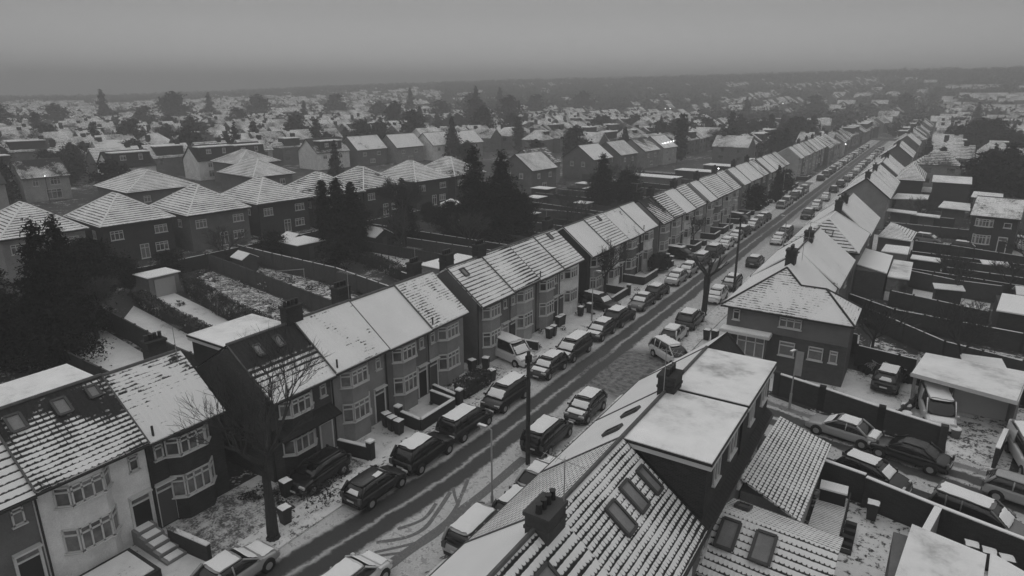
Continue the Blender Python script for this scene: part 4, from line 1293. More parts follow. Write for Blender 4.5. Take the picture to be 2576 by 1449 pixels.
def car(shape, pk, snowk, x, y, rz, label, group=None, cat="car", seed=0, simple=False):
    ms = car_meshes(shape, pk, snowk, seed)
    L, Wd = SHAPES[shape][:2]
    r = empty("parked_car" if shape != 'van' else "parked_van", (x, y, .02), rz, label, cat, group)
    def add(nm, me, loc=(0, 0, 0), par=None):
        o = bpy.data.objects.new(nm, me)
        COL.objects.link(o)
        o.parent = par or r
        o.location = loc
        return o
    add("body", ms['body']); add("glass", ms['glass']); add("front_bumper", ms['front_bumper']); add("rear_bumper", ms['rear_bumper'])
    for me in ms.get('snow', []): add("snow_cover", me)
    mx, my, mz = ms['mirror_at']
    for sy in (-1, 1):
        if not simple: add("wing_mirror", ms['wing_mirror'], (mx, sy * my, mz))
    for sx in (-.31, .31):
        for sy in (-1, 1):
            wh = add("wheel", ms['wheel'], (sx * L, sy * (Wd / 2 - .09), .32))
            if not simple: add("rim", ms['rim'], (0, 0, 0), wh)
    if simple: return r
    for sy in (-1, 1):
        add("headlight", ms['headlight'], (L * .462, sy * Wd * .34, .68 if shape not in ('suv', 'van') else .78))
        add("tail_light", ms['tail_light'], (-L * .5 - .01, sy * Wd * .4, .82))
    add("number_plate", ms['number_plate'], (L / 2 + .03, 0, .4))
    add("number_plate", ms['number_plate'], (-L / 2 - .02, 0, .62))
    return r


UP, DN = pi / 2, -pi / 2
GL = "cars parked along the left kerb"
left = [('saloon', P_SILV, 'rbwt', 14.6, UP, "silver saloon under snow at the bottom edge, left kerb", 0),
 ('hatch', P_DARK, 'gs', 23.6, UP, "dark hatchback with bare roof and snow scraps on its rear window", 1), ('suv', P_BLK, 'r', 27.9, UP, "black SUV with snow slab on its roof, just behind the bare-roofed hatchback", 2),
 ('mpv', P_DARK, 'r', 32.4, UP, "dark people carrier with long snowy roof passing the raised front garden", 1), ('mpv', P_BLK, 'rw', 37.3, DN, "dark people carrier facing the camera beside the clipped hedge", 2),
 ('hatch', P_DARK, 'rbw', 43.8, DN, "dark hatchback with snow on bonnet facing the camera next to the white van", 0), ('mpv', P_DARK, 'rbw', 48.2, DN, "dark car with snowy bonnet and windscreen, second in front of the white van", 1),
 ('hatch', P_DARK, 'rbw', 53.8, DN, "dark estate with humped snowy bonnet before the junction", 2), ('suv', P_BLK, 'r', 58.4, UP, "black SUV seen from behind opposite the white hatchback", 0),
 ('saloon', P_GREY, 'rw', 64.3, DN, "dark saloon with snow strips on roof and windscreen below the garden wall", 1), ('hatch', P_DARK, 'r', 69.0, UP, "black hatchback with white roof just past the garden wall corner", 2),
 ('hatch', P_SILV, 'rbw', 75.1, DN, "pale silver hatchback thickly snowed beside the hedge ball", 0), ('hatch', P_SILV, 'rw', 79.6, DN, "silver hatchback behind the thickly snowed one at the hedge ball", 1),
 ('mpv', P_DARK, 'r', 84.6, DN, "dark car behind the pollarded street tree", 2), ('suv', P_DARK, 'r', 91.6, UP, "dark car with round roof snow just past the pollarded street tree", 0),
 ('hatch', P_WHITE, 'rbw', 97.0, DN, "white snow-covered car left of the telegraph pole top", 1), ('hatch', P_SILV, 'rbw', 102.4, DN, "silver snow-covered car right of the telegraph pole top", 2), ('mpv', P_DARK, 'r', 107.2, UP, "dark car with white roof amid the snow-covered silver ones", 0),
 ('hatch', P_MID, 'rbw', 113.4, DN, "grey car with snowy bonnet by the balcony-banded house", 1), ('hatch', P_MID, 'r', 117.8, DN, "grey car nose to tail before the sixth terrace", 2), ('hatch', P_DARK, 'r', 122.4, UP, "dark car last before the gap at the sixth terrace", 0)]
for i, (sh, pk, sn, y, rz, lab, sd_) in enumerate(left):
    car(sh, pk, sn, -24.45 if y > 16 else -25.15, y, rz + random.uniform(-.02, .02), lab, GL, seed=sd_)
fy = [137.6, 142.7, 149.5, 155.0, 161, 186, 194.5, 200.5, 206, 213, 220, 227, 234, 241, 248, 256, 264, 272, 281, 290, 300]
rr = random.Random(3)
PK = [P_DARK, P_BLK, P_GREY, P_MID, P_SILV, P_WHITE]
for i, y in enumerate(fy):
    sh = rr.choice(['hatch', 'hatch', 'mpv', 'saloon', 'suv'])
    car(sh, rr.choice(PK), rr.choice(['rbw', 'r', 'rw']), -24.5, y, rr.choice([UP, DN]), f"distant {sh if sh != 'mpv' else 'people carrier'} in the far left kerb line, {ORD[i] if i < 20 else 'last'} beyond the sixth terrace", GL, seed=i, simple=True)
GR = "cars parked along the right kerb"
right = [('hatch', P_WHITE, 'rbwt', -19.9, 17.3, UP, "white snow-covered car roof poking in at the bottom edge", 0), ('mpv', P_SILV, 'r', -17.0, 23.6, UP, "pale people carrier half hidden by the nearest smooth roof", 1),
 ('mpv', P_BLK, 'r', -18.9, 34.0, UP, "dark people carrier behind the telegraph pole, snow only on its roof", 0), ('hatch', P_DARK, 'rbw', -18.6, 38.9, DN, "dark hatchback with white bonnet facing the camera at the garden wall end", 1),
 ('hatch', P_WHITE, 'r', -18.2, 56.7, UP, "white hatchback with spoiler parked on the side street corner", 2), ('suv', P_DARK, 'r', -18.2, 61.4, UP, "dark off-roader with spare wheel under the pollarded street tree", 0),
 ('hatch', P_WHITE, 'rbw', -18.3, 70.7, DN, "white car facing the camera right of the pollarded tree", 1), ('hatch', P_DARK, 'rw', -18.2, 76.6, DN, "dark car behind the telegraph pole foot on the right kerb", 2),
 ('hatch', P_BLK, 'r', -18.3, 88.7, UP, "black car with white roof standing alone on the right kerb", 0), ('hatch', P_WHITE, 'rbw', -18.5, 104.2, DN, "white car with frost ring of bare road before it", 1),
 ('mpv', P_DARK, 'r', -18.5, 109.3, DN, "dark car just behind the white one near the second side street", 2), ('suv', P_BLK, 'r', -18.3, 128.5, DN, "black car at the kerb corner past the second side street", 0),
 ('mpv', P_SILV, 'rbw', -18.5, 139.0, DN, "white-covered car above the black one past the second side street", 1), ('hatch', P_SILV, 'rbw', -18.7, 152, DN, "silver car beside the plain pale gable", 2),
 ('hatch', P_BLK, 'r', -18.8, 166, UP, "black car right of the pale gable's left eave", 0), ('suv', P_BLK, 'r', -18.6, 175.6, UP, "black car second past the pale gable's left eave", 1)]
for sh, pk, sn, x, y, rz, lab, sd_ in right:
    car(sh, pk, sn, x, y, rz + random.uniform(-.02, .02), lab, GR, seed=sd_, cat="van" if sh == 'van' else "car")
for i, y in enumerate([187, 194, 202, 209, 216, 223, 230, 238, 246, 254, 263, 272, 282, 292]):
    sh = rr.choice(['hatch', 'hatch', 'mpv', 'saloon', 'suv'])
    car(sh, rr.choice(PK), rr.choice(['rbw', 'r', 'rbw']), -18.6, y, rr.choice([UP, DN]), f"distant {sh if sh != 'mpv' else 'people carrier'} in the far right kerb line, {ORD[i]} past two black cars", GR, seed=i, simple=True)
for sh, pk, sn, x, y, rz, lab in [
 ('van', P_WHITE, 'rbw', -28.5, 44.4, -.25, "white van parked nose to the street in the alley between terraces"), ('hatch', P_BLK, '', -28.3, 22.7, DN + .05, "dark car with no snow on it, standing in the bushy front garden"),
 ('suv', P_BLK, 'rw', -28.0, 61.2, -.15, "black SUV on the drive beside the raised garden wall, nose to the street"), ('mpv', P_BLK, 'r', -27.9, 86.9, -.1, "dark car on a drive next to the black bins"), ('mpv', P_BLK, 'r', -27.6, 117.6, -.3, "dark car standing across a drive at the sixth terrace"),
 ('mpv', P_WHITE, 'r', -16.7, 51.6, -.62, "white people carrier on the corner forecourt, nose to the side street"), ('saloon', P_SILV, 'rbw', -16.7, 29.4, UP, "pale saloon half hidden behind the fine pantile slope"), ('hatch', P_DARK, 'rb', -16.4, 26.6, UP, "dark car with snowed bonnet by the white lamp post foot"),
 ('saloon', P_SILV, 'rwt', -2.5, 45.3, -3.32, "silver saloon snowed over in the side street"), ('saloon', P_BLK, '', 1.35, 44.3, -3.34, "black saloon clear of snow against the side street wall"),
 ('hatch', P_BLK, 'rw', -.3, 40.3, -.24, "dark car with snowy roof hidden behind the near side street wall"), ('hatch', P_SILV, 'bw', 7.2, 42.6, -.2, "silver car nosing in at the right edge of the side street"),
 ('van', P_WHITE, 'rbw', 7.9, 47.6, -1.4, "snow-heaped white van at the right edge beyond the gatepost"), ('mpv', P_MID, 'rw', 4.8, 38.6, -.24, "car with snow-draped roof behind the low wall at the right"),
 ('suv', P_BLK, 'rg', -.5, 56.2, 1.45, "black off-roader with spare wheel in the yard of the corner house"), ('van', P_WHITE, 'rb', 2.75, 51.5, -1.42, "white van standing open-nosed under the garage roof"),
 ('hatch', P_MID, 'rw', .7, 116.6, -.25, "car with curved snow roof beside the low hipped outbuilding"), ('hatch', P_BLK, 'rw', 5.6, 113.2, -.15, "black car with snow arc before the bay-windowed brick house"), ('suv', P_SILV, 'rbw', 12.4, 119.5, -1.5, "snow-covered car at the right edge beside the bay-windowed house")]:
    car(sh, pk, sn, x, y, rz, lab, seed=int(abs(x * 3)), cat="van" if sh == 'van' else "car")

# small motorcycles / scooters by the near kerb
def bike(x, y, rz, label):
    h = empty("motorcycle", (x, y, .11), rz, label, "motorcycle")
    b = MB(); b.box(-.5, -.14, .45, .35, .14, .78); b.box(-.1, -.2, .25, .3, .2, .5); b.build("body", BLACK, h)
    for s_ in (-.65, .65):
        w = MB(); w.tube([(s_, -.06, .3), (s_, .06, .3)], .3, 14); w.build("wheel", BLACK, h)
    b = MB(); b.bar((.4, -.36, 1.0), (.4, .36, 1.0), .05, .05); b.bar((.62, 0, .3), (.4, 0, 1.0), .07, .07); b.build("handlebar", METAL, h)
    s = MB(); snowpad(s, (-.65, -.15, .79), (.1, -.15, .8), (.1, .15, .8), (-.65, .15, .79), .06, 4, 3, 3); snowpad(s, (.15, -.14, .86), (.5, -.14, .84), (.5, .14, .84), (.15, .14, .86), .05, 3, 3, 4)
    s.build("snow_cover", SNOW, h)
bike(-16.6, 32.4, 1.2, "snowy motorcycle parked behind the telegraph pole")
bike(-16.1, 31.4, 1.0, "second snowy motorcycle nearer the textured roof edge")
# clutter in the corner yard: bicycles, tyres, tubs
for i, (x, y, n) in enumerate([(-2.6, 58.0, 3), (-1.7, 58.3, 2), (.6, 57.6, 2)]):
    for k in range(n):
        w = MB(); w.tube([(0, -.04, .33), (0, .04, .33)], .33, 16); w.tube([(1.0, -.04, .33), (1.0, .04, .33)], .33, 16)
        fr_ = MB()
        h = empty("bicycle", (x + .25 * k, y - .3 * k, .03), .4 + .3 * k, f"snow-dusted bicycle leaning in the corner yard clutter, {ORD[k]} of the {'left' if i == 0 else 'middle' if i == 1 else 'right'} bunch", "bicycle", "bicycles in the corner yard")
        w.build("wheel", BLACK, h)
        for a, b_ in (((0, 0, .33), (.35, 0, .75)), ((.35, 0, .75), (.85, 0, .8)), ((.85, 0, .8), (.5, 0, .3)), ((.5, 0, .3), (.35, 0, .75)), ((0, 0, .33), (.5, 0, .3)), ((1.0, 0, .33), (.83, 0, .95)), ((.8, -.25, .97), (.8, .25, .97))): fr_.bar(a, b_, .04, .04)
        fr_.build("frame", METAL, h)
for i, (x, y) in enumerate([(1.0, 50.2), (1.3, 49.3), (.9, 51.6), (3.6, 50.9), (3.9, 49.4)]):
    b = MB(); b.tube([(0, 0, 0), (0, 0, .6)], [.3, .36], 12)
    h = tag(b.build("tub", grey("grey_tub", .12), None, (x, y, .03)), ["round tub left of the white van", "second round tub by the wall left of the white van", "upper tub by the yard rail", "bin right of the white van", "bin by the gate right of the white van"][i], "tub", "tubs round the white van")
    b = MB(); b.tube([(0, 0, .6), (0, 0, .68)], [.35, .3], 12); b.build("snow_cover", SNOW, h)

# ------------------------------------------------------------------ wheelie bins
bn = MB()
bn.loft([[(-.22, -.22, .04), (.22, -.22, .04), (.22, .22, .04), (-.22, .22, .04)], [(-.29, -.28, .98), (.29, -.28, .98), (.29, .28, .98), (-.29, .28, .98)]])
bin0 = None
BINM = bn.mesh("body", grey("bin_plastic", .03, .5), False, False)
bl = MB(); bl.box(-.33, -.31, .985, .31, .31, 1.05); BINL = bl.mesh("lid", grey("bin_plastic", .03, .5), False, False)
bs = MB(); snowpad(bs, (-.31, -.3, 1.05), (.3, -.3, 1.05), (.3, .3, 1.05), (-.31, .3, 1.05), .07, 4, 4, 2); BINS = bs.mesh("snow_cover", SNOW, True, False)
def wbin(x, y, rz, label, group=None, z=.02):
    global bin0
    r = empty("wheelie_bin", (x, y, z), rz, label, "bin", group)
    for nm, me in (("body", BINM), ("lid", BINL)):
        o = bpy.data.objects.new(nm, me); COL.objects.link(o); o.parent = r
        if nm == "lid":
            s = bpy.data.objects.new("snow_cover", BINS); COL.objects.link(s); s.parent = o
for x, y, lab in [(-29.4, 29.8, "snow-capped bin against the house, first of the three beside the scuffed-roof house"), (-28.7, 29.6, "middle one of the three snow-capped bins beside the raised front garden"), (-28.0, 29.5, "bin nearest the road of the three beside the raised front garden"),
                  (-26.6, 18.9, "grey bin with snow lid right of the big bare tree trunk"), (-28.6, 20.6, "snow-topped bin behind the big bare tree trunk"), (-29.2, 41.6, "bin beside the white van, nearest the gable"), (-29.9, 40.6, "bin in the alley left of the white van"),
                  (-27.4, 39.8, "snow-lidded bin at the clipped hedge end"), (-28.2, 50.6, "left bin of the pair at the smooth forecourt behind the parked row"), (-28.2, 51.4, "right bin of the pair at the smooth forecourt behind the parked row"),
                  (-29.0, 53.9, "bin against the pale house wall, left of two by the door"), (-29.0, 54.6, "bin against the pale house wall, right of two by the door"), (-28.6, 57.9, "lone bin with thick snow cap on the open forecourt"), (-28.3, 59.4, "lone bin near the bonnet of the black drive SUV"),
                  (-14.9, 58.4, "snow-lidded bin at the street side of the corner house"), (-15.6, 58.2, "second snow-lidded bin under the pollarded tree at the corner house"), (-13.4, 62.0, "bin by the front wall of the corner house"),
                  (.0, 36.4, "tall bin with snow lid in the trampled garden"), (4.4, 35.2, "black bin with snow lid, left of three under the side street wall"), (5.1, 35.05, "middle of three black bins under the side street wall"), (5.8, 34.9, "right of three black bins under the side street wall"),
                  (-28.9, 84.6, "black bin left of the dark drive car"), (-28.0, 83.6, "black bin near the kerb left of the dark drive car"), (-28.6, 90.4, "black bin on the snowy drive beyond the dark drive car")]:
    wbin(x, y, random.uniform(-.3, .3) + (pi if x > -20 else 0), lab, "wheelie bins put out by the houses")

# ------------------------------------------------------------------ walls, fences, hedges
def wall_run(name, pts, h_, th, m, label, cat, group=None, capm=None, piers=0, z=0):
    r = empty(name, (pts[0][0], pts[0][1], z), 0, label, cat, group)
    ox, oy = pts[0]
    b, c, p = MB(), MB(), MB()
    for i in range(len(pts) - 1):
        (x0, y0), (x1, y1) = pts[i], pts[i + 1]
        b.bar((x0 - ox, y0 - oy, h_ / 2), (x1 - ox, y1 - oy, h_ / 2), th, h_)
        if capm: c.bar((x0 - ox, y0 - oy, h_ + .035), (x1 - ox, y1 - oy, h_ + .035), th + .04, .03 if cat == 'fence' else .06)
        L = sqrt((x1 - x0) ** 2 + (y1 - y0) ** 2)
        n = max(1, int(L / piers)) if piers else 0
        pm = MB(); pm.box(-th * .9, -th * .9, 0, th * .9, th * .9, h_ + .14)
        pm = pm.mesh('post', m) if piers else None
        for k in range(n + 1 if piers else 0):
            t = k / n
            x, y = x0 + (x1 - x0) * t - ox, y0 + (y1 - y0) * t - oy
            po = bpy.data.objects.new('post' if cat == 'fence' else 'pier', pm); COL.objects.link(po); po.parent = r; po.location = (x, y, 0)
    b.build("panel" if cat == "fence" else "masonry", m, r)
    if capm: c.build("snow_cap", capm, r)
    return r
LG = "garden fences behind the left terraces"
# left gardens, from near to far
wall_run("garden_fence", [(-38.5, 21.9), (-49.4, 22.2), (-57.7, 22.5), (-70, 23.0)], 1.8, .1, WOOD, "dark fence on the near side of the long white lawn behind the near terrace", "fence", LG, WOODL, 2.4)
wall_run("garden_fence", [(-38.6, 27.0), (-51.1, 27.7), (-67.1, 29.8), (-80, 31.2)], 2.0, .1, WOOD, "tall dark fence on the far side of the long white lawn", "fence", LG, WOODL, 2.4)
wall_run("garden_fence", [(-39, 41.6), (-49.7, 43.6), (-65.6, 46.5), (-78, 48.6)], 1.9, .1, WOODL, "panel fence right of the weedy plot with the frames", "fence", LG, WOODL, 2.0)
wall_run("garden_fence", [(-38, 47.4), (-47.5, 50.0), (-58.5, 52.4), (-70.8, 53.0), (-79, 53.6)], 2.1, .1, WOODL, "wide weathered fence right of the swing garden", "fence", LG, SNOWD, 2.0)
wall_run("garden_fence", [(-38, 53.4), (-46, 55.4), (-52, 56.6)], 1.6, .1, WOOD, "short fence behind the lined third terrace", "fence", LG, SNOWD, 2.0)
wall_run("garden_fence", [(-80.5, 31), (-79, 43), (-78.5, 60), (-77, 80), (-76, 96)], 1.8, .1, WOOD, "long fence along the foot of the hipped houses", "fence", LG, SNOWD, 2.6)
for i, yy in enumerate([66, 70.5, 75.4, 80.0, 85, 90.2, 95, 101.5, 107, 112, 118, 124, 130, 137, 144, 151, 158, 165]):
    rr = random.Random(i)
    x1 = -62 - rr.uniform(0, 14)
    wall_run("garden_fence", [(-38, yy + rr.uniform(-1, 1)), (-50, yy + rr.uniform(-.6, 1.4)), (x1, yy + 1 + rr.uniform(-1, 2))], 1.5 + .1 * (i % 4), .1, [WOOD, WOODL][i % 2], f"dark back garden fence, {ORD[i]} beyond the short fence of the third terrace", "fence", LG, SNOWD if i % 3 else WOODL, 2.4)
def hedge(pts, w, h_, label, seed=0, group=None):
    r = random.Random(seed)
    m = MB()
    for i in range(len(pts) - 1):
        (x0, y0), (x1, y1) = pts[i], pts[i + 1]
        L = sqrt((x1 - x0) ** 2 + (y1 - y0) ** 2)
        dx, dy = (x1 - x0) / L, (y1 - y0) / L
        n = int(L * w * h_ * 130)
        for _ in range(min(n, 9000)):
            u = r.uniform(0, L)
            a = r.choice((0, 1, 2))
            v, z = (r.choice((-1, 1)) * w / 2, r.uniform(0, h_)) if a == 0 else (r.uniform(-w / 2, w / 2), h_)
            v += r.gauss(0, .06); z += r.gauss(0, .07)
            c = Vector((x0 + dx * u - dy * v, y0 + dy * u + dx * v, max(z, .05)))
            s = r.uniform(.06, .14)
            d1 = Vector((r.gauss(0, 1), r.gauss(0, 1), r.gauss(0, 1))).normalized() * s
            d2 = Vector((r.gauss(0, 1), r.gauss(0, 1), r.gauss(0, 1))).normalized() * s
            m.add([c - d1, c + d2, c + d1], [(0, 1, 2)])
        if h_ > .8: m.bar((x0, y0, h_ * .46), (x1, y1, h_ * .46), w * .86, h_ * .9)
    return tag(m.build("hedge", HEDGE, uv=False), label, "hedge", group)
hedge([(-53.0, 32.8), (-62, 34.0), (-72, 36.0)], 1.3, 1.2, "low dark hedge between the white lawn and the garage drive", 1)
hedge([(-47.5, 36.4), (-60, 38.4), (-71, 41.4)], 1.6, 1.5, "thick dark hedge between the garage drive and the weedy plot", 2)
hedge([(-27.7, 36.0), (-27.6, 39.2)], 1.3, 1.3, "clipped hedge in front of the fine-rowed end house", 3)
hedge([(-26.9, 20.2), (-26.2, 22.0)], 1.6, .7, "scruffy low bush by the kerb beside the bare-roofed hatchback", 4)
hedge([(-49, 56.8), (-60, 61.0), (-66, 62.4)], 1.4, 1.4, "overgrown hedge beside the lawn with the stakes", 5)
hedge([(-12.6, 100), (-13.2, 104)], 1.2, 1.2, "hedge before the long smooth-roofed house on the right", 6)

# lawns, beds, paths seen behind the terraces
def lawn(name, pts, m, z=.02): return strip(name, pts, z, m)
lawn("lawn", [(-40, 22.6), (-49.4, 22.8), (-68, 23.4), (-66, 29.2), (-51, 27.2), (-40, 26.6)], patchy("smooth_lawn_snow", .95, .1, .76))
lawn("lawn", [(-44, 28.2), (-66, 30.6), (-71, 34.8), (-56, 32.6), (-44, 31.5)], LAWN)
lawn("garage_drive", [(-45, 33.5), (-56, 34.4), (-72, 37.2), (-72.5, 40.0), (-58, 37.6), (-45, 35.6)], LAWN)
lawn("vegetable_plot", [(-45, 37.6), (-60, 39.4), (-74, 42.4), (-77, 48), (-64, 45.8), (-45, 42.2)], BED)
lawn("lawn", [(-45, 43.6), (-62, 46.6), (-77, 49.6), (-78, 53.0), (-58.5, 51.8), (-45, 48.6)], BED)
lawn("lawn", [(-50, 57.8), (-68, 63.5), (-72, 71), (-56, 68), (-47, 63)], LAWN)
lawn("lawn", [(-44, 67.2), (-60, 68.8), (-64, 74), (-44, 70.6)], BED, .021)
for i, (x0, y0, x1, y1) in enumerate([(-62, 76, -50, 79.4), (-60, 86, -44, 89), (-62, 102.5, -50, 106), (-58, 119, -46, 123)]):
    lawn("lawn", [(x0, y0), (x1, y0), (x1, y1), (x0, y1)], BED, .022 + .0015 * i)

# sheds and outbuildings in the left gardens
def shed(x, y, rz, w, d, h_, label, flat=False, wl=WOOD, rf=None):
    r = empty("garden_shed", (x, y, 0), rz, label, "shed", None)
    b = MB(); b.box(-w / 2, -d / 2, 0, w / 2, d / 2, h_)
    if not flat: b.add([(-w / 2, -d / 2, h_), (-w / 2, d / 2, h_), (-w / 2, 0, h_ + w * .22), (w / 2, -d / 2, h_), (w / 2, d / 2, h_), (w / 2, 0, h_ + w * .22)], [(0, 1, 2), (3, 5, 4)])
    b.build("wall", wl, r)
    b = MB()
    e_ = .2
    if flat: b.poly([(-w / 2 - e_, -d / 2 - e_, h_ + .1), (w / 2 + e_, -d / 2 - e_, h_ + .16), (w / 2 + e_, d / 2 + e_, h_ + .16), (-w / 2 - e_, d / 2 + e_, h_ + .1)], .09)
    else:
        t = h_ + w * .22 + .08
        b.poly([(-w / 2 - e_, -d / 2 - e_, h_ - .05), (w / 2 + e_, -d / 2 - e_, h_ - .05), (w / 2 + e_, 0, t), (-w / 2 - e_, 0, t)], .08)
        b.poly([(-w / 2 - e_, 0, t), (w / 2 + e_, 0, t), (w / 2 + e_, d / 2 + e_, h_ - .05), (-w / 2 - e_, d / 2 + e_, h_ - .05)], .08)
    b.build("roof", rf or SNOW, r)
    b = MB(); b.box(w / 2 + .002, -.4, .05, w / 2 + .04, .4, min(1.85, h_ - .1)); b.build("door", WOODL, r)
    return r
shed(-73.3, 50.6, -.1, 2.4, 2.0, 1.9, "small playhouse shed with white roof at the fence top", wl=WOODL)
shed(-73, 59.5, -.1, 4.6, 4.2, 2.2, "dark shed with wide snowy roof under the triple cypress", True)
shed(-77, 61.5, -.1, 2.6, 2.6, 2.0, "small shed with tilted snow roof above the dark wide one")
shed(-68.5, 69.4, -.1, 4.2, 3.4, 2.1, "black timber shed with melting snow roof behind the staked lawn")
shed(-47.0, 60.4, -.1, 4.6, 6.5, 2.6, "grey flat-roofed annexe behind the third terrace, roof all white", True, wl=w_grey)
g0 = shed(-73.2, 39.0, -.05, 3.0, 3.4, 2.3, "white-doored single garage at the end of the snowy drive", True, wl=wallmat("render", .2))
b = MB(); b.box(1.55, -1.15, .05, 1.6, 1.15, 2.05); b.build("garage_door", grey("garage_door_white", .38, .6, .06), g0)
for i, (x, y, w_, d_, h_, lab) in enumerate([(-39.5, 71, 5, 7, 3.0, "big white flat roof behind the fourth terrace chimney"), (-38.5, 63.5, 4.2, 6.5, 2.8, "white flat roof left of the fourth terrace gable"), (-38, 88, 4.2, 6, 3.0, "flat-roofed annexe behind the bare dark roof of the fifth terrace"),
      (-37.6, 100, 3.6, 4.5, 4.6, "small boxy annexe peeping over the fifth terrace"), (-38, 108, 3.4, 6, 4.4, "lined annexe roof beside the sixth terrace chimney"), (-61, 140, 8, 5, 2.6, "low white shed roof behind the sixth terrace"), (-60, 128, 5, 4, 2.2, "little shed right of the tall centre conifer"),
      (-56, 150, 12, 4.5, 2.8, "long low garage block with continuous white roof"), (-50, 163, 9, 4.5, 3.2, "dark lock-up with white roof beside the columnar poplar"), (-46, 180, 13, 5, 3.0, "wide garage block beneath the bright lamp"), (-42, 196, 7, 5, 3.4, "boxy flat-roofed block beneath the far terraces"),
      (-66, 112, 3, 3, 2.0, "tiny shed right of the giant conifer"), (-58, 96, 3, 2.4, 2.0, "tiny white-roofed shed behind the fourth terrace"), (-55, 111, 2.6, 2.4, 2.0, "tiny shed below the tall centre conifer"), (-63, 83, 3, 2.4, 2.0, "tiny shed under the giant conifer"), (-69.5, 121, 4, 3, 2.4, "small outhouse by the dark gabled house"),
      (-66, 134, 3.2, 3, 2.2, "small outhouse below the lit gable window")]):
    shed(x, y, -.08, w_, d_, h_, lab, True, [WOOD, w_mid, w_dark][i % 3])
# garden frames, swing, trampoline-like bits
h = empty("swing_frame", (-62.5, 49.0, 0), .9, "metal garden swing frame in the garden beyond the panel fence", "swing")
b = MB()
for s_ in (-1.5, 1.5):
    b.tube([(s_, -.7, 0), (s_, 0, 2.0)], .04, 5); b.tube([(s_, .7, 0), (s_, 0, 2.0)], .04, 5)
b.tube([(-1.6, 0, 2.0), (1.6, 0, 2.0)], .05, 5); b.build("frame", METAL, h)
b = MB(); b.box(-.4, -.15, .5, .4, .15, .56); b.build("seat", WOOD, h)
for i, (x, y) in enumerate([(-62, 41.5), (-57.5, 41.0), (-67, 43.4)]):
    b = MB()
    for k in range(7):
        b.bar((-1.8 + k * .6, -1.1, .7), (-1.8 + k * .6, 1.1, .9), .05, .05)
    for s_ in (-1.1, 0, 1.1): b.bar((-1.8, s_, .75), (1.8, s_, .85), .05, .05)
    for q in ((-1.8, -1.1), (1.8, -1.1), (-1.8, 1.1), (1.8, 1.1)): b.bar((q[0], q[1], 0), (q[0], q[1], .8), .06, .06)
    o = b.build("plant_frame", METAL, None, (x, y, 0), .3 + i, uv=False)
    tag(o, ["pale tangled plant frame in the middle of the weedy plot", "plant frame nearest the terrace in the weedy plot", "plant frame at the top of the weedy plot"][i], "frame", "plant frames in the weedy plot")
for i in range(9):
    b = MB(); b.bar((0, 0, 0), (.03, 0, 1.3), .1, .1)
    tag(b.build("garden_stake", WOOD, None, (-64 + i * 1.5, 61.5 + .35 * i + 2.5 * (i % 3), 0)), "dark stake standing in the white lawn behind the third terrace", "stake", "stakes in the white lawn")

# front garden walls of the left terraces
FG = "front garden walls on the left pavement"
F_ = [([(-29.6, 25.6), (-27.3, 26.0)], .95, "brick dividing wall ending in a pier beside the bare snowy forecourt", .3), ([(-30.2, 14.6), (-27.3, 14.9)], 1.0, "dark dividing wall beside the front steps of the white house", .3),
      ([(-29.0, 30.7), (-26.9, 30.5), (-26.9, 34.2), (-29.2, 34.4)], .95, "raised brick wall boxing in the square front garden", 0), ([(-27.2, 34.8), (-29.6, 35.2)], 1.0, "short dark panel wall between the boxed garden and the hedge", 0),
      ([(-29.8, 47.2), (-27.6, 47.5)], .8, "low wall behind the white van", .3), ([(-30, 62.2), (-27.3, 62.3), (-27.3, 67.0), (-30, 67.0)], .95, "snow-coped wall round the terrace garden above the drive SUV", .25),
      ([(-30, 72.0), (-27.3, 72.0), (-27.3, 76.4)], 1.0, "dark wall beside the hedge ball", .3)]
for pts, hh, lab, pr in F_:
    wall_run("garden_wall", pts, hh, .22, BRICKC, lab, "wall", FG, SNOWD if hh > .9 else SNOW, 0)
for i, (x, y, lab) in enumerate([(-27.25, 26.05, "dark square pier ending the brick dividing wall"), (-29.0, 30.6, "tall pier with snow cap at the boxed garden corner"), (-27.0, 35.0, "pier by the panel wall and hedge"), (-27.2, 67.1, "pier at the far corner of the snow-coped wall")]):
    b = MB(); b.box(-.2, -.2, 0, .2, .2, 1.3); o = tag(b.build("gate_pier", BRICKC, None, (x, y, .02)), lab, "pier")
    b = MB(); b.box(-.23, -.23, 1.302, .23, .23, 1.4); b.build("snow_cap", SNOW, o)
for i in range(22):
    y = 81.6 + i * 4.9 if i < 9 else 126.2 + (i - 9) * 5.2
    if 170 < y < 182: continue
    rr = random.Random(i)
    wall_run("garden_wall", [(-30, y), (-27.4, y + .1), (-27.4, y + (3.2 if i % 3 else 1.0))], .8 + .1 * (i % 3), .2, BRICKC, f"low dark front wall beyond the hedge ball, {ORD[i] if i < 20 else 'last but ' + ('one' if i == 20 else 'none')} along the left pavement", "wall", FG, SNOWD, 0)
o_ = MB()                                            # clipped ball hedge
rr = random.Random(8)
for _ in range(3500):
    v = Vector((rr.gauss(0, 1), rr.gauss(0, 1), rr.gauss(0, 1))).normalized()
    if v.z < -.5: continue
    c = Vector((v.x * 1.35, v.y * 1.9, 1.1 + v.z * 1.25)) * (1 + rr.gauss(0, .02))
    s = rr.uniform(.08, .16)
    d1, d2 = Vector((rr.gauss(0, 1), rr.gauss(0, 1), rr.gauss(0, 1))).normalized() * s, Vector((rr.gauss(0, 1), rr.gauss(0, 1), rr.gauss(0, 1))).normalized() * s
    o_.add([c - d1, c + d1, c + d2], [(0, 1, 2)])
o_.loft([[(1.2 * sin(t) * cos(q), 1.7 * sin(t) * sin(q), 1.1 + 1.1 * cos(t)) for q in [k * pi / 6 for k in range(12)]] for t in (.3, .8, 1.3, 1.8, 2.4)])
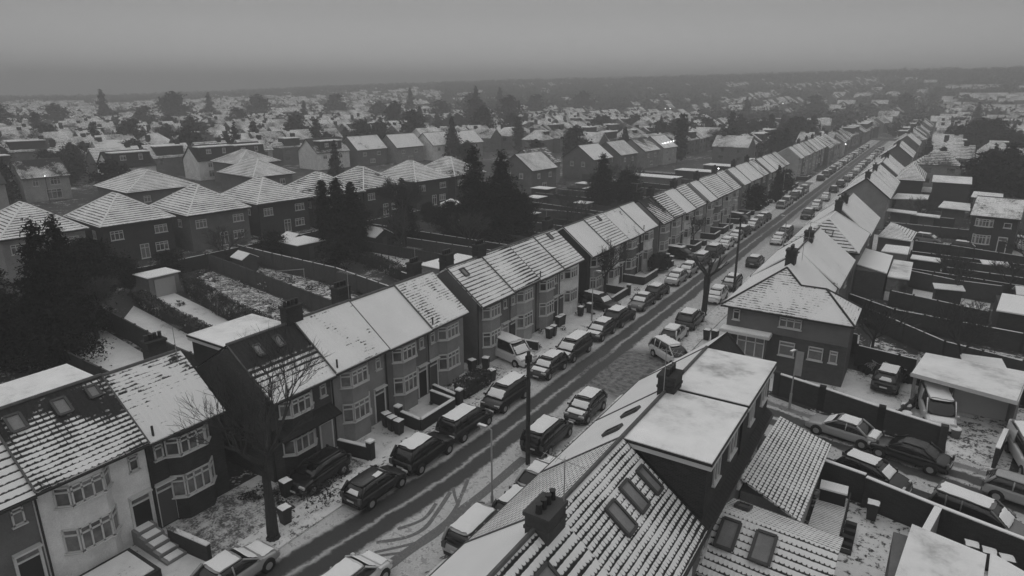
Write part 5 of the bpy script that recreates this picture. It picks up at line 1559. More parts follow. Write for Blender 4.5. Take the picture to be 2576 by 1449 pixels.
tag(o_.build("hedge_ball", grey("dark_hedge", .035, .9, .4, 3), None, (-28.0, 79.0, 0), uv=False), "large dark rounded bush bulging over the left pavement", "hedge")
# steps and raised plinth of the white house
h = empty("front_steps", (-30.0, 14.3, 0), 0, "snowy front steps leading down from the white house door", "steps")
b = MB()
for k in range(5): b.box(-1.9 + k * .62, -.75, 0, -1.3 + k * .62, .3, .85 - .17 * k)
b.build("tread", CONC, h)
b = MB()
for k in range(5): b.box(-1.85 + k * .62, -.6, .852 - .17 * k, -1.35 + k * .62, .15, .89 - .17 * k)
b.build("snow_cover", SNOW, h)
h = empty("raised_terrace", (-29.6, 11.6, 0), 0, "slabbed raised terrace with snow before the white house bays", "terrace")
b = MB(); b.box(-1.5, -2.2, 0, 1.3, 1.4, .5); b.build("plinth", BRICKC, h)
b = MB(); b.box(-1.3, -2.0, .502, 1.1, 1.2, .54); b.build("snow_cover", SNOWD, h)

# right side walls
RG = "walls along the side street"
wall_run("boundary_wall", [(-7.7, 49.7), (-4.4, 48.8), (-.5, 47.6), (3.1, 46.7)], 1.75, .24, w_dark, "tall dark wall with lattice coping along the far side of the side street", "wall", RG, SNOWD, 3.6)
wall_run("boundary_wall", [(-2.9, 38.2), (-.6, 37.8)], 1.8, .2, w_dark, "short white-capped wall behind the storage box", "wall", RG, SNOW, 0)
wall_run("boundary_wall", [(-.55, 37.55), (2.8, 36.6), (6.5, 35.7), (12, 34.4)], 1.8, .2, w_dark, "long white-capped garden wall on the near side of the side street", "wall", RG, SNOW, 0)
wall_run("boundary_wall", [(2.85, 36.4), (2.3, 33.6)], 1.8, .3, w_grey, "thick white cross wall between garden and bin yard", "wall", RG, SNOW, 0)
wall_run("boundary_wall", [(5.9, 46.1), (6.5, 49.3)], 1.4, .22, w_dark, "white-capped gate wall of the garage drive", "wall", RG, SNOW, 0)
wall_run("boundary_wall", [(-15.6, 34.6), (-14.6, 42.6)], 1.2, .25, w_mid, "white-coped street wall beside the smooth roof of the corner semi", "wall", RG, SNOW, 0)
wall_run("garden_rail", [(.0, 48.2), (1.4, 53.0)], .9, .08, WOODL, "slanting rail between the corner yard and the white van", "fence", None, None, 1.2)
RGF = "garden fences right of the street"
for i, (pts, hh) in enumerate([([(-3.2, 59.2), (3.0, 58.0), (9, 57.6)], 1.8), ([(-3.3, 70.5), (3.0, 64.2), (8.3, 62.5), (14, 61.5)], 1.8), ([(-5.6, 75), (-1.2, 71.6), (8.9, 70.2), (16, 69)], 1.8), ([(-2, 79), (6.6, 76.2)], 1.7), ([(-.6, 88.7), (3.9, 86.8), (8.2, 86.7)], 1.9),
      ([(-.6, 90.3), (9, 88.6), (16, 88)], 1.8), ([(2.8, 93.4), (14, 92)], 1.8), ([(2.8, 97.5), (15, 96)], 1.9), ([(-1, 100.5), (15, 99.4)], 1.8), ([(-.9, 107.5), (3.4, 107.0), (11.4, 104.4), (18, 104)], 1.9), ([(-5, 123), (14, 121.8)], 1.6), ([(-5, 131.5), (4, 130.8)], 1.8), ([(8.4, 57.2), (11, 63)], 1.6), ([(-6, 62.5), (-3.4, 62.0), (-3.2, 59.2)], 1.8)]):
    wall_run("garden_fence", pts, hh, .1, [WOOD, WOODL, w_dark][i % 3], ["fence behind the corner yard clutter", "dark fence above the double garage", "long dark fence below the small bare apple tree", "fence left of the bright slab-roofed garden room", "panel fence right of the conservatory", "fence crossing behind the conservatory garden",
        "fence past the long narrow outhouse", "second fence past the long narrow outhouse", "fence before the two parked cars", "wall-like fence behind the two parked cars", "fence across the gardens before the pale gable", "fence at the foot of the pale gable", "short fence right of the double garage", "fence round the corner house back step"][i],
        "fence", RGF, SNOWD if i % 2 else SNOW, 2.2)
for i, (pts, m_) in enumerate([([(-2.5, 59.8), (2.6, 58.8), (7.5, 58.6), (8, 61.5), (2.8, 63), (-2.5, 67.5)], BED), ([(-3, 71.2), (3, 65.6), (9, 64), (14, 63), (14, 68.3), (-1, 70.6)], BED), ([(-2, 72.6), (6.2, 71.8), (6.4, 75.6), (-2, 78)], LAWN), ([(0, 80.5), (6.8, 79), (7.4, 85.8), (0, 87.6)], LAWN), ([(1, 98), (14, 97.4), (14, 98.8), (1, 99.6)], BED)]):
    lawn("lawn", pts, m_, .018 + .0012 * i)

# ------------------------------------------------------------------ poles and lamps
h = empty("telegraph_pole", (-18.65, 31.0, 0), 0, "tall dark timber telegraph pole on the right pavement by the dark people carrier", "pole")
b = MB(); b.tube([(0, 0, 0), (0, 0, 7.6)], [.15, .11], 10); b.build("shaft", BARK, h)
b = MB(); b.box(-.12, -.2, 6.9, .12, .2, 7.35); b.bar((0, -.35, 7.25), (0, .35, 7.25), .05, .05); b.build("junction_box", BLACK, h)
h = empty("telegraph_pole", (-17.4, 74.6, 0), 0, "slim dark telegraph pole rising beside the pollarded street tree", "pole")
b = MB(); b.tube([(0, 0, 0), (0, 0, 9.0)], [.15, .1], 8); b.build("shaft", BARK, h)
b = MB(); b.box(-.12, -.3, 8.5, .12, .3, 8.75); b.build("junction_box", BLACK, h)
def lamp_post(x, y, rz, label, hh=5.2, lit=False, z=.1, group="street lamps along the road"):
    h = empty("street_lamp", (x, y, z), rz, label, "street lamp", group)
    b = MB(); b.tube([(0, 0, 0), (0, 0, 1.2), (0, 0, 1.21), (0, 0, hh)], [.09, .09, .055, .045], 8); b.tube([(0, 0, hh), (.35, 0, hh + .08)], .03, 6); b.build("column", METAL, h)
    b = MB(); b.box(.3, -.11, hh + .03, .85, .11, hh + .13)
    hd = b.build("lamp_head", METAL, h)
    b = MB(); b.tube([(.6, 0, hh - .06), (.6, 0, hh + .025)], [.1 if not lit else .3, .12 if not lit else .3], 8); b.build("lamp_glass", LIT if lit else LAMP, hd)
    s = MB(); snowpad(s, (.3, -.1, hh + .13), (.85, -.1, hh + .13), (.85, .1, hh + .13), (.3, .1, hh + .13), .04, 3, 3, 1); s.build("snow_cover", SNOW, hd)
lamp_post(-17.6, 25.5, pi, "slim pale street lamp near the tyre swirls on the right pavement")
lamp_post(-6.3, 47.6, -1.9, "slim pale lamp at the far wall of the side street", 4.6)
for i, (x, y) in enumerate([(-26.9, 57), (-26.9, 108), (-16.6, 98), (-26.9, 150), (-16.6, 170), (-26.9, 215), (-16.6, 240)]):
    lamp_post(x, y, 0 if x < -20 else pi, ["thin lamp post on the forecourt before the pale end house", "lamp post before the sixth terrace", "lamp post by the frost ring of the second side street", "far lamp post at the left side road", "far lamp post by the pale gable", "very far lamp post on the left", "very far lamp post on the right"][i])
lits = [(-47, 172, 3.0, .30, "bright security lamp on the garage block behind the sixth terrace"), (-29.6, 158, 3.2, .2, "bright porch lamp on the far left terrace"), (-72, 206, 4, .22, "lit lamp under the fairy lights of the centre back houses"),
        (-152.6, 62, 5.6, .16, "small lit lamp on the pale rendered house"), (-122, 47, 2.8, .25, "lit lamp between shed roofs near the left edge"), (-151.7, 108, 2.6, .22, "warm light in the glazed porch of the dormered house"), (-28, 262, 4, .3, "lit lamp far along the terraces"),
        (-30, 320, 6, .5, "bright distant street light over the far roofs"), (-170, 480, 9, .6, "pair member distant light at centre"), (-174, 481, 9, .6, "second light of the distant pair at centre"), (-108, 560, 12, .6, "lone distant light right of the centre pair"),
        (-120, 330, 7, .4, "lone light above the centre roofs"), (-420, 480, 9, .7, "tiny distant light at left")]
for x, y, z, r_, lab in lits:
    r_ *= .55
    b = MB(); b.loft([[(r_ * sin(t) * cos(q), r_ * sin(t) * sin(q), r_ * cos(t)) for q in [k * pi / 4 for k in range(8)]] for t in (.2, .9, 1.57, 2.2, 2.95)])
    h = empty("wall_lamp", (x, y, z), 0, lab, "lamp", "lit lamps among the houses")
    b.build("lamp_glass", LIT, h)
    b = MB(); b.bar((0, 0, -r_), (0, 0, -z + hill(x, y)), .08, .08); b.build("bracket", DARK, h)
for i in range(6):
    b = MB(); b.box(-.12, -.12, -.12, .12, .12, .12)
    tag(b.build("fairy_light", LIT, None, (-73 + i * .3, 199 + i * 1.6, 6.2 + .12 * i)), "small bulb in the string of fairy lights at the centre back houses", "light", "string of fairy lights")
# ------------------------------------------------------------------ trees
def leafblob(m, r, c, rad, n, s0, s1):
    for _ in range(n):
        v = Vector((r.gauss(0, 1), r.gauss(0, 1), r.gauss(0, 1))).normalized() * (r.random() ** .33)
        p = Vector((c[0] + v.x * rad[0], c[1] + v.y * rad[1], c[2] + v.z * rad[2]))
        s = r.uniform(s0, s1)
        a = Vector((r.gauss(0, 1), r.gauss(0, 1), r.gauss(0, .5))).normalized() * s
        b = Vector((r.gauss(0, 1), r.gauss(0, 1), r.gauss(0, .7))).normalized() * s
        m.add([p - a, p + b, p + a], [(0, 1, 2)])


def conifer(seed, H, R, n, s0, s1, shape='cone', stem=.12):
    """trunk + crown meshes: whorls of branches with leaf sprays strung along them"""
    r = random.Random(seed)
    t, c = MB(), MB()
    t.tube([(0, 0, 0), (.05, 0, H * .5), (0, .05, H * .95)], [.02 * H, .013 * H, .004 * H], 7)
    br = []
    levels = int(H / (R * (.13 if shape == 'cone' else .16))) + 8
    for i in range(levels):
        f = (i + r.uniform(-.3, .3)) / (levels - 1)
        f = min(max(f, 0), 1)
        z = H * (stem + (1 - stem) * f)
        if shape == 'cone': rr_ = R * (1 - f) ** .85 * (1 if f > .06 else .7) + .05 * R
        elif shape == 'col': rr_ = R * (sin(pi * min(f * .9 + .1, 1)) ** .4 * .9 + .08)
        else: rr_ = R * sqrt(max(0, 1 - (2 * f - 1) ** 2)) * .9 + .1 * R
        for j in range(max(4, int(8 * rr_ / R + 2))):
            a = r.uniform(0, 2 * pi)
            q = rr_ * r.uniform(.55, 1.2)
            droop = (-.22 if shape == 'cone' else .25 if shape == 'col' else .05) * q
            br.append((a, q, z, droop + r.uniform(-.12, .12) * q))
    tot = sum(b_[1] for b_ in br)
    for a, q, z, dr in br:
        tip = Vector((q * cos(a), q * sin(a), z + dr))
        base = Vector((0, 0, z))
        t.tube([base, base.lerp(tip, .85)], [.004 * H, .0015 * H], 3, cap=False)
        sp = .07 * R + .05 * q
        for _ in range(int(n * q / tot) + 1):
            u = r.random() ** .7
            p = base.lerp(tip, u) + Vector((r.gauss(0, sp), r.gauss(0, sp), r.gauss(0, sp * .6) - .03 * q))
            s = r.uniform(s0, s1) * (1.1 - .35 * u)
            d1 = Vector((r.gauss(0, 1), r.gauss(0, 1), r.gauss(0, .5))).normalized() * s
            d2 = Vector((r.gauss(0, 1), r.gauss(0, 1), r.gauss(0, .7))).normalized() * s
            c.add([p - d1, p + d2, p + d1], [(0, 1, 2)])
    return t.mesh("trunk", BARK, False, False), c.mesh("crown", LEAF, False, False)


def place_tree(ms, loc, label, cat="tree", group=None, rz=0.0, sc=1.0, name="evergreen_tree"):
    h = empty(name, loc, rz, label, cat, group)
    if sc != 1.0: h.scale = (sc, sc, sc) if not isinstance(sc, tuple) else sc
    for nm, me in zip(("trunk", "crown"), ms):
        o = bpy.data.objects.new(nm, me); COL.objects.link(o); o.parent = h
    return h
T_CONE = conifer(1, 11, 3.0, 15000, .12, .28)
T_CONE2 = conifer(2, 12, 4.2, 24000, .12, .3, 'cone', .1)
T_CYP = conifer(3, 10.5, 1.35, 11000, .1, .24, 'col', .06)
T_OVAL = conifer(4, 10, 4.2, 22000, .13, .32, 'oval', .16)
T_BUSH = conifer(5, 3.2, 1.9, 3000, .1, .24, 'oval', .05)
F_CONE = conifer(6, 12, 3.6, 2200, .4, .9)
F_OVAL = conifer(7, 11, 5.0, 2600, .45, 1.0, 'oval', .12)
F_COL = conifer(8, 13, 2.4, 1600, .35, .8, 'col', .04)

TG = "evergreens in the left back gardens"
for i, (ms, x, y, sc, lab) in enumerate([
    (T_CONE2, -60.1, 22.6, (.82, .82, 1.04), "massive dark conifer at the left edge, tallest in front of the hipped houses"), (T_CONE, -63.5, 18.8, (.85, .85, .9), "broad dark evergreen at the far left edge beside the annexe roof"), (T_CONE2, -65.4, 26.4, (.75, .75, .98), "dark conifer with gap of snow beneath, second from the left edge"),
    (T_OVAL, -72.0, 31.5, (.75, .8, .78), "rounded dark evergreen left of the white garage"), (T_CONE, -68.5, 27.0, (.7, .7, .7), "lower dark evergreen between the conifers and the garage"), (T_CONE, -67.0, 21.5, (.8, .8, .85), "bushy evergreen filling the left edge behind the tallest conifer"),
    (T_CYP, -70.6, 61.9, 1.0, "left column of the triple cypress"), (T_CYP, -69.6, 63.6, (1.05, 1.05, 1.02), "middle column of the triple cypress"), (T_CYP, -69.0, 65.6, (1.1, 1.1, .95), "right column of the triple cypress"), (T_OVAL, -70.0, 67.2, (.5, .5, .7), "low bushy evergreen at the right foot of the triple cypress"),
    (T_CONE, -66.0, 73.0, (.8, .8, .9), "ragged dark conifer above the black timber shed"), (T_OVAL, -61, 78, (.6, .6, .62), "dark rounded evergreen left of the giant conifer"),
    (T_CONE2, -58.2, 80.5, (1.0, 1.0, 1.2), "left spire of the giant twin conifer"), (T_CONE2, -54.2, 82.0, (1.15, 1.15, 1.14), "right spire of the giant twin conifer"), (T_OVAL, -52.4, 84.5, (.62, .62, .72), "dark evergreen at the foot of the giant twin conifer"),
    (T_CONE2, -53.4, 115.5, (.95, .95, .9), "tall centre conifer behind the fourth terrace roofs"), (T_OVAL, -49.5, 118.5, (.7, .7, .75), "rounded evergreen joined to the tall centre conifer"),
    (T_CONE, -64, 62.5, (.5, .5, .5), "small evergreen by the dark shed"), (T_BUSH, -75.6, 56.6, 1.2, "clipped dark bush before the patio doors"), (T_BUSH, -78, 43.0, 1.1, "dark bush below the grey rendered house"), (T_OVAL, -76, 37.2, (.35, .35, .4), "dark bush behind the white garage"),
    (T_BUSH, -45.8, 30.6, .95, "ivy bush right of the tall dark fence near the chimney"), (T_BUSH, -63.5, 57.0, 1.3, "overgrown bush behind the wide weathered fence"), (T_BUSH, -71, 78, 1.3, "bush between garden fences behind the cypresses"), (T_OVAL, -72, 86, (.35, .35, .4), "evergreen below the dark-patched hipped roof"),
    (T_BUSH, -73, 104, 1.3, "bush by the octagonal conservatory"), (T_OVAL, -66, 95, (.4, .4, .45), "evergreen between the conservatory and the giant twin conifer")]):
    place_tree(ms, (x, y, 0), lab, "tree", TG, i * 1.3, sc, "garden_bush" if ms is T_BUSH else "evergreen_tree")
for i, (ms, x, y, sc, lab) in enumerate([(F_CONE, -160.9, 57.5, (.9, .9, .85), "dark conifer before the pale rendered house at left"), (F_OVAL, -149, 73, (.75, .75, .72), "round dark evergreen below the first white gable"), (F_COL, -70.8, 213, (1.0, 1.0, 1.15), "columnar poplar standing over the centre back houses"),
    (F_COL, -134.6, 215, (1.0, 1.0, .95), "short dark column tree left of the centre roofs"), (F_CONE, -137.5, 178, (1.0, 1.0, 1.1), "conical tree at the left side of the dark wood"), (F_CONE, -131, 120, (.6, .6, .8), "narrow conifer right of the hipped dark roof"),
    (F_OVAL, 15.2, 284, (1.2, 1.2, 1.15), "big round dark tree at the upper right"), (F_CONE, -26.8, 143, (.45, .45, .62), "slim dark street tree at the far left pavement"), (F_OVAL, -27.6, 128, (.42, .42, .5), "dark tree between sixth and seventh terraces"), (F_OVAL, -27.6, 156, (.35, .35, .5), "dark tree by the far side road corner"),
    (F_CONE, -228, 318, (1.5, 1.5, 1.95), "tallest spire of the dark wood left of centre"), (F_OVAL, -118, 160, (.6, .6, .7), "big rounded tree in front of the dark wood"), (F_OVAL, -206, 320, (1.5, 1.5, 1.7), "right-hand big tree of the dark wood"), (F_OVAL, -215, 300, (1.4, 1.4, 1.6), "back tree of the dark wood"), (F_OVAL, -104, 176, (.6, .6, .7), "lower right tree of the dark wood"),
    (F_OVAL, -160, 250, (1, 1, 1.1), "left back tree of the dark wood"), (F_OVAL, -98, 190, (.9, .9, 1.0), "far right tree of the dark wood"), (F_OVAL, -215, 178, (.9, .9, 1.15), "round dark tree above the left roofs"), (F_OVAL, -226, 248, (1.1, 1.1, 1.5), "tall round tree standing over the left roofs"), (F_OVAL, -240, 150, (.9, .9, 1.1), "round tree among the left back roofs"),
    (F_CONE, -190, 130, (.8, .8, .8), "small conifer between left back roofs"), (F_OVAL, -178, 205, (1.0, 1.0, 1.3), "dark tree at the left of the middle roofs"), (F_OVAL, -165, 235, (1.0, 1.0, 1.4), "dark tree behind the long pale roofs"), (F_OVAL, -60, 230, (.9, .9, .9), "tree right of the columnar poplar"), (F_OVAL, 10, 175, (.6, .6, .7), "tree right of the far gables"), (F_OVAL, 16, 190, (.7, .7, .7), "tree at the right edge middle distance"), (F_OVAL, 12, 165, (.5, .5, .6), "low tree at the right edge")]):
    place_tree(ms, (x, y, 0), lab, "tree", None, i * .9, sc)

# bare trees
def bare(seed, trunk, levels=4, spread=.55, up=.25, base_r=.2, nsplit=(2, 4), ln=2.0, tw=.010):
    """trunk: list of (pt, r); forks from its top; returns MB trunk, MB twigs"""
    r = random.Random(seed)
    t, c = MB(), MB()
    t.tube([p for p, _ in trunk], [q for _, q in trunk], 10)
    def grow(p, d, l, rad, lev):
        q = p + d * l
        mid = (p + q) / 2 + Vector((r.gauss(0, .06), r.gauss(0, .06), r.gauss(0, .04))) * l
        (t if lev == levels else c).tube([p, mid, q], [rad, rad * .8, rad * .62], 6 if lev >= levels - 1 else 3, cap=False)
        if lev == 0: return
        for k in range(r.randint(*nsplit)):
            nd = (d + Vector((r.gauss(0, spread), r.gauss(0, spread), r.gauss(0, spread * .6) + up))).normalized()
            grow(p + (q - p) * r.uniform(.55, 1), nd, l * r.uniform(.6, .85), max(rad * .6, tw), lev - 1)
    top = Vector(trunk[-1][0])
    for k in range(5):
        a = k * 2 * pi / 5 + r.uniform(-.4, .4)
        grow(top - Vector((0, 0, r.uniform(0, .6))), Vector((cos(a) * .6, sin(a) * .6, r.uniform(.5, 1.2))).normalized(), ln, base_r, levels)
    return t, c
TW = grey("twigs", .05, .9, .2, 5)
def bare_tree(loc, label, **kw):
    h = empty("bare_tree", loc, kw.pop('rz', 0), label, "tree")
    t, c = bare(**kw)
    t.build("trunk", BARK, h, uv=False); c.build("crown", TW, h, uv=False)
    return h
bare_tree((-26.1, 17.7, 0), "big bare street tree with thick knobbly trunk before the dark brick end house", seed=21, trunk=[((0, 0, 0), .44), ((0, 0, .4), .31), ((-.1, .1, 2.0), .25), ((-.2, .15, 3.6), .21), ((-.15, .1, 4.4), .14)], levels=5, spread=.42, up=.26, base_r=.085, ln=2.4, tw=.007, nsplit=(2, 4))
bare_tree((-17.9, 64.9, 0), "pollarded street tree with stubby knuckles opposite the drive SUV", seed=22, trunk=[((0, 0, 0), .42), ((0, 0, .6), .32), ((.05, 0, 2.5), .3), ((.0, .1, 4.2), .34)], levels=2, spread=.35, up=.35, base_r=.17, ln=1.5, tw=.05, nsplit=(2, 3))
bare_tree((5.2, 74.3, 0), "small spreading bare apple tree on the white lawn at the right", seed=23, trunk=[((0, 0, 0), .16), ((0, 0, 1.0), .12)], levels=4, spread=.6, up=.1, base_r=.07, ln=1.1, tw=.012, nsplit=(2, 4))
bare_tree((-79.2, 51.5, 0), "arched bare shrub against the grey rendered hipped house", seed=24, trunk=[((0, 0, 0), .2), ((0, 0, 1.2), .14)], levels=4, spread=.5, up=.15, base_r=.09, ln=1.7, tw=.02)
bare_tree((-63.2, 69.8, 0), "ragged ivy-clad tree with visible trunk on the staked lawn", seed=25, trunk=[((0, 0, 0), .36), ((0, 0, 3.0), .26), ((.1, 0, 6.0), .2)], levels=5, spread=.5, up=.1, base_r=.1, ln=2.0, tw=.02, nsplit=(3, 4))
bare_tree((-64.0, 27.6, 0), "bare twiggy tree leaning over the white lawn by the conifers", seed=26, trunk=[((0, 0, 0), .22), ((0, 0, 2.5), .17)], levels=5, spread=.5, up=0, base_r=.08, ln=1.6, tw=.02, nsplit=(3, 4))
for i, (x, y, lab) in enumerate([(-71, 70, "bare tree right of the triple cypress"), (-74, 83, "bare tree before the dark-patched hipped roof"), (-70, 93, "bare tree left of the octagonal conservatory"), (-61, 66.5, "slim bare tree by the staked lawn's hedge"), (-52, 99, "bare tree behind the fourth terrace"), (11.5, 95, "bare tree before the bay-windowed house"), (-56, 137, "bare tree by the garage block")]):
    bare_tree((x, y, 0), lab, seed=40 + i, trunk=[((0, 0, 0), .2), ((0, 0, 2.6), .15)], levels=4, spread=.45, up=.15, base_r=.09, ln=1.9, tw=.03, nsplit=(2, 4))

bt, bc = bare(31, [((0, 0, 0), .16), ((0, 0, 1.4), .12), ((0, 0, 2.2), .1)], levels=4, spread=.5, up=.15, base_r=.07, ln=1.5, tw=.02, nsplit=(3, 4))
BT = (bt.mesh("trunk", BARK, False, False), bc.mesh("crown", TW, False, False))
for i, (x, y, lab) in enumerate([(-44, 84, "small bare tree behind the bare dark roof"), (-47, 92, "small bare tree at the back of the fifth terrace"), (-68, 100, "small bare tree beside the octagonal conservatory"), (-45, 105, "small bare tree behind the sixth terrace's big chimney"), (-57, 122, "small bare tree between the low white sheds"),
     (-66, 148, "small bare tree before the three-windowed gable"), (-43, 140, "small bare tree behind the seventh terrace"), (-53, 72, "small bare tree in the garden behind the fourth terrace gable"), (4, 84, "small bare tree in the conservatory garden"), (9, 89, "small bare tree behind the garden room fences"), (3, 97, "small bare tree past the narrow outhouse"),
     (12, 103, "small bare tree left of the bay-windowed brick house"), (-1, 131, "small bare tree behind the pale gable"), (10, 127, "small bare tree beyond the bay-windowed brick house"), (4, 61, "small bare tree above the double garage"), (-2.2, 61.5, "small bare tree behind the corner house"), (-29, 96, "small bare tree in a front garden of the fifth terrace"), (-29.2, 65, "small bare tree inside the snow-coped wall")]):
    h = empty("bare_tree", (x, y, 0), i * 1.1, lab, "tree", "small bare garden trees")
    k = .7 + .5 * ((i * 37) % 10) / 10
    h.scale = (k, k, k)
    for nm, me in zip(("trunk", "crown"), BT):
        o = bpy.data.objects.new(nm, me); COL.objects.link(o); o.parent = h
for i, (x, y, lab) in enumerate([(5.5, 60.2, "snowy shed at the fence above the double garage"), (11, 66, "snowy shed in the long garden right of the corner house"), (3.2, 82.8, "small snowy shed behind the conservatory"), (10.5, 85.4, "snowy shed left behind the bright garden room"), (8, 98, "low snowy shed before the two parked cars"), (12.5, 94.5, "snowy shed at the right edge behind the outhouse")]):
    shed(x, y, .1, 2.4, 1.9, 1.9, lab, i % 2 == 0)
for i, (a_, d_, s_) in enumerate([(-37.5, 395, 1.9), (-34, 430, 1.6), (-31, 470, 2.1), (-28.5, 400, 1.5), (-26.4, 440, 2.2), (-24, 500, 1.9), (-22, 380, 1.4), (-20.5, 470, 2.0), (-17, 420, 1.5), (-14.5, 500, 2.0), (-11, 440, 1.6), (-8.5, 520, 2.1), (-6, 430, 1.7), (-3.5, 480, 2.0), (-1, 520, 2.1), (2, 500, 1.9), (6, 540, 2.0), (19, 480, 1.6), (24, 520, 1.8), (30, 560, 1.8), (34.5, 430, 1.5)]):
    q = radians(a_ - 32.6)
    place_tree([F_OVAL, F_OVAL, F_CONE][i % 3], (d_ * sin(q), d_ * cos(q), hill(d_ * sin(q), d_ * cos(q))), f"big foggy {'conical' if i % 3 == 2 else 'rounded'} tree on the misty skyline, {ORD[i] if i < 20 else 'last'} from the left", "tree", "skyline trees in the fog", i, (s_ * .8, s_ * .8, s_ * .85))

# ------------------------------------------------------------------ the estate beyond: rows of houses, then a mass
def far_house(seed):
    r = random.Random(seed)
    W_, D_ = r.choice([(9, 8), (11, 8.5), (14, 8.5), (8, 9)])
    he, hr = 5.2, 8.2
    wm = r.choice([w_cream, w_white, w_mid, w_grey, w_mid])
    rf = r.choice([R_FAR, R_FAR, R_FARD])
    h = empty("far_house", (0, 0, 0), 0, "house", "house")
    m = MB()
    hip = seed % 3 == 0
    if hip: m.box(-D_ / 2, -W_ / 2, -1.5, D_ / 2, W_ / 2, he)
    else:
        m = mesh_wall_prism(W_, -D_ / 2, D_ / 2, he, 0, hr, base=-1.5)
    m.build("wall", wm, h)
    r_ = MB()
    X, Y = D_ / 2 + .3, W_ / 2 + .25
    if hip:
        k = W_ * .18
        for f in ([(X, -Y, he), (X, Y, he), (0, k, hr), (0, -k, hr)], [(X, Y, he), (-X, Y, he), (0, k, hr)], [(-X, Y, he), (-X, -Y, he), (0, -k, hr), (0, k, hr)], [(-X, -Y, he), (X, -Y, he), (0, -k, hr)]): r_.add(f, [tuple(range(len(f)))])
    else:
        r_.poly([(X, -Y, he - .1), (X, Y, he - .1), (0, Y, hr + .12), (0, -Y, hr + .12)], .14)
        r_.poly([(0, -Y, hr + .12), (0, Y, hr + .12), (-X, Y, he - .1), (-X, -Y, he - .1)], .14)
    ro = r_.build("roof", rf, h)
    c = MB(); c.box(-.5, W_ * .3 - .6, hr - 1, .5, W_ * .3 + .6, hr + 1.0); c.build("chimney", BRICKC, h)
    w_ = MB()
    for s_ in (-1, 1):
        for z in (1.0, 3.4):
            for y in (-W_ * .28, W_ * .25):
                w_.box(s_ * (D_ / 2 + .01) - .01, y - .8, z, s_ * (D_ / 2 + .01) + .01, y + .8, z + 1.2)
    w_.build("window", GLASS, h)
    if seed % 4 == 1:
        d = MB(); d.box(.2, -W_ * .35, he, D_ / 2 - .5, W_ * .3, hr - .3); dd = d.build("dormer", w_dark, h)
        d = MB(); d.box(.1, -W_ * .35 - .1, hr - .298, D_ / 2 - .3, W_ * .3 + .1, hr - .12); d.build("dormer_roof", SNOW, dd)
    return h
protos = [far_house(s_) for s_ in range(12)]
used = [False] * 12
rr = random.Random(77)
cand = []
def blocked(x, y):
    if -39 < x < -3 and (y < 228 or (-27.5 < x < -15.5 and y < 352) or (x > -17 and y < 278)): return True
    if x < -39 and y < 132 and x > -150: return True
    if -100 < x <= -39 and y < 212: return True
    if -146 < x <= -95 and y < 200: return True
    if x <= -130 and x > -172 and y < 196 and y > 30: return True
    if x > -3 and y < 160: return True
    if -142 < x < -92 and 150 < y < 205: return True
    return False
def inview(x, y):
    a = math.degrees(atan2(x, y)) + 32.6
    return abs(a) < 39.5 and y > -40
X = -186.0
for row in range(40):
    off = rr.uniform(0, 9)
    for k in range(90):
        y = -30 + k * 12.5 + off
        x = X + .1 * (y - 60) * (-1) * -1 + rr.uniform(-1, 1) + 6 * sin(y * .006 + row)
        if row < 14 and k % 9 == 8: continue
        d = sqrt(x * x + y * y)
        if d < 1050 and inview(x, y) and not blocked(x, y): cand.append((d, x, y, -.1 + rr.uniform(-.08, .08) + (pi if row % 2 else 0)))
    X -= 21 if row % 2 else 29
for xs, y0 in ((-40, 214), (-62, 216), (-84, 212), (-106, 206), (-128, 208), (-150, 206), (-172, 206)):
    off = rr.uniform(0, 8)
    for k in range(70):
        y = y0 + k * 12.0 + off
        x = xs + .02 * y + rr.uniform(-2, 2)
        if k % 8 == 7: continue
        d = sqrt(x * x + y * y)
        if d < 1050 and inview(x, y) and not blocked(x, y): cand.append((d, x, y, rr.choice([0, 0, pi / 2]) + rr.uniform(-.1, .1)))
for k in range(30):
    for j in range(14):
        x, y = 2 + j * 12 + rr.uniform(-2, 2), 168 + k * 24 + rr.uniform(-2, 2)
        d = sqrt(x * x + y * y)
        if d < 1050 and inview(x, y) and not blocked(x, y): cand.append((d, x, y, -pi / 2 + rr.uniform(-.1, .1) + (pi if k % 2 else 0)))
for y in range(233, 420, 13):
    cand.append((y, -32.5 + rr.uniform(-1.5, .5), y, rr.uniform(-.1, .1)))
    if y > 282: cand.append((y, -9.5 + rr.uniform(-.5, 1.5), y, pi + rr.uniform(-.1, .1)))
    if y > 300: cand.append((y, 4 + rr.uniform(-1, 1.5), y, pi + rr.uniform(-.1, .1)))
cand.sort()
# woods: clear two dark belts so trees can stand there
def wood(x, y):
    d = sqrt(x * x + y * y)
    az = math.degrees(atan2(x, y)) + 32.6
    q = sin(az * .5) * 25 + sin(az * 1.3) * 15
    if -6 < az < 17 and d > 540 + q: return True
    if 15 < az < 27 and 400 + q < d < 520 + q: return True
    if -9 < az < -3 and 300 + q < d < 380 + q: return True
    if az <= -6 and d > 880 + q * 2: return True
    if az > 17 and (780 + q < d < 860 + q or d > 980 + q): return True
    return 270 < y < 300 and -120 < x < -60 or (az > 17 and sin(x * .09) + sin(y * .05 + x * .02) > .9)
cand = [c for c in cand if not wood(c[1], c[2]) or (c[0] > 500 and rr.random() < .16)]
near_, far_ = cand[:285], [c for c in cand[285:] if rr.random() < (.9 if c[0] < 480 else .6)]
sides = ["left of the dark wood", "behind the dark wood", "right of the columnar poplar", "beyond the right-hand gables"]
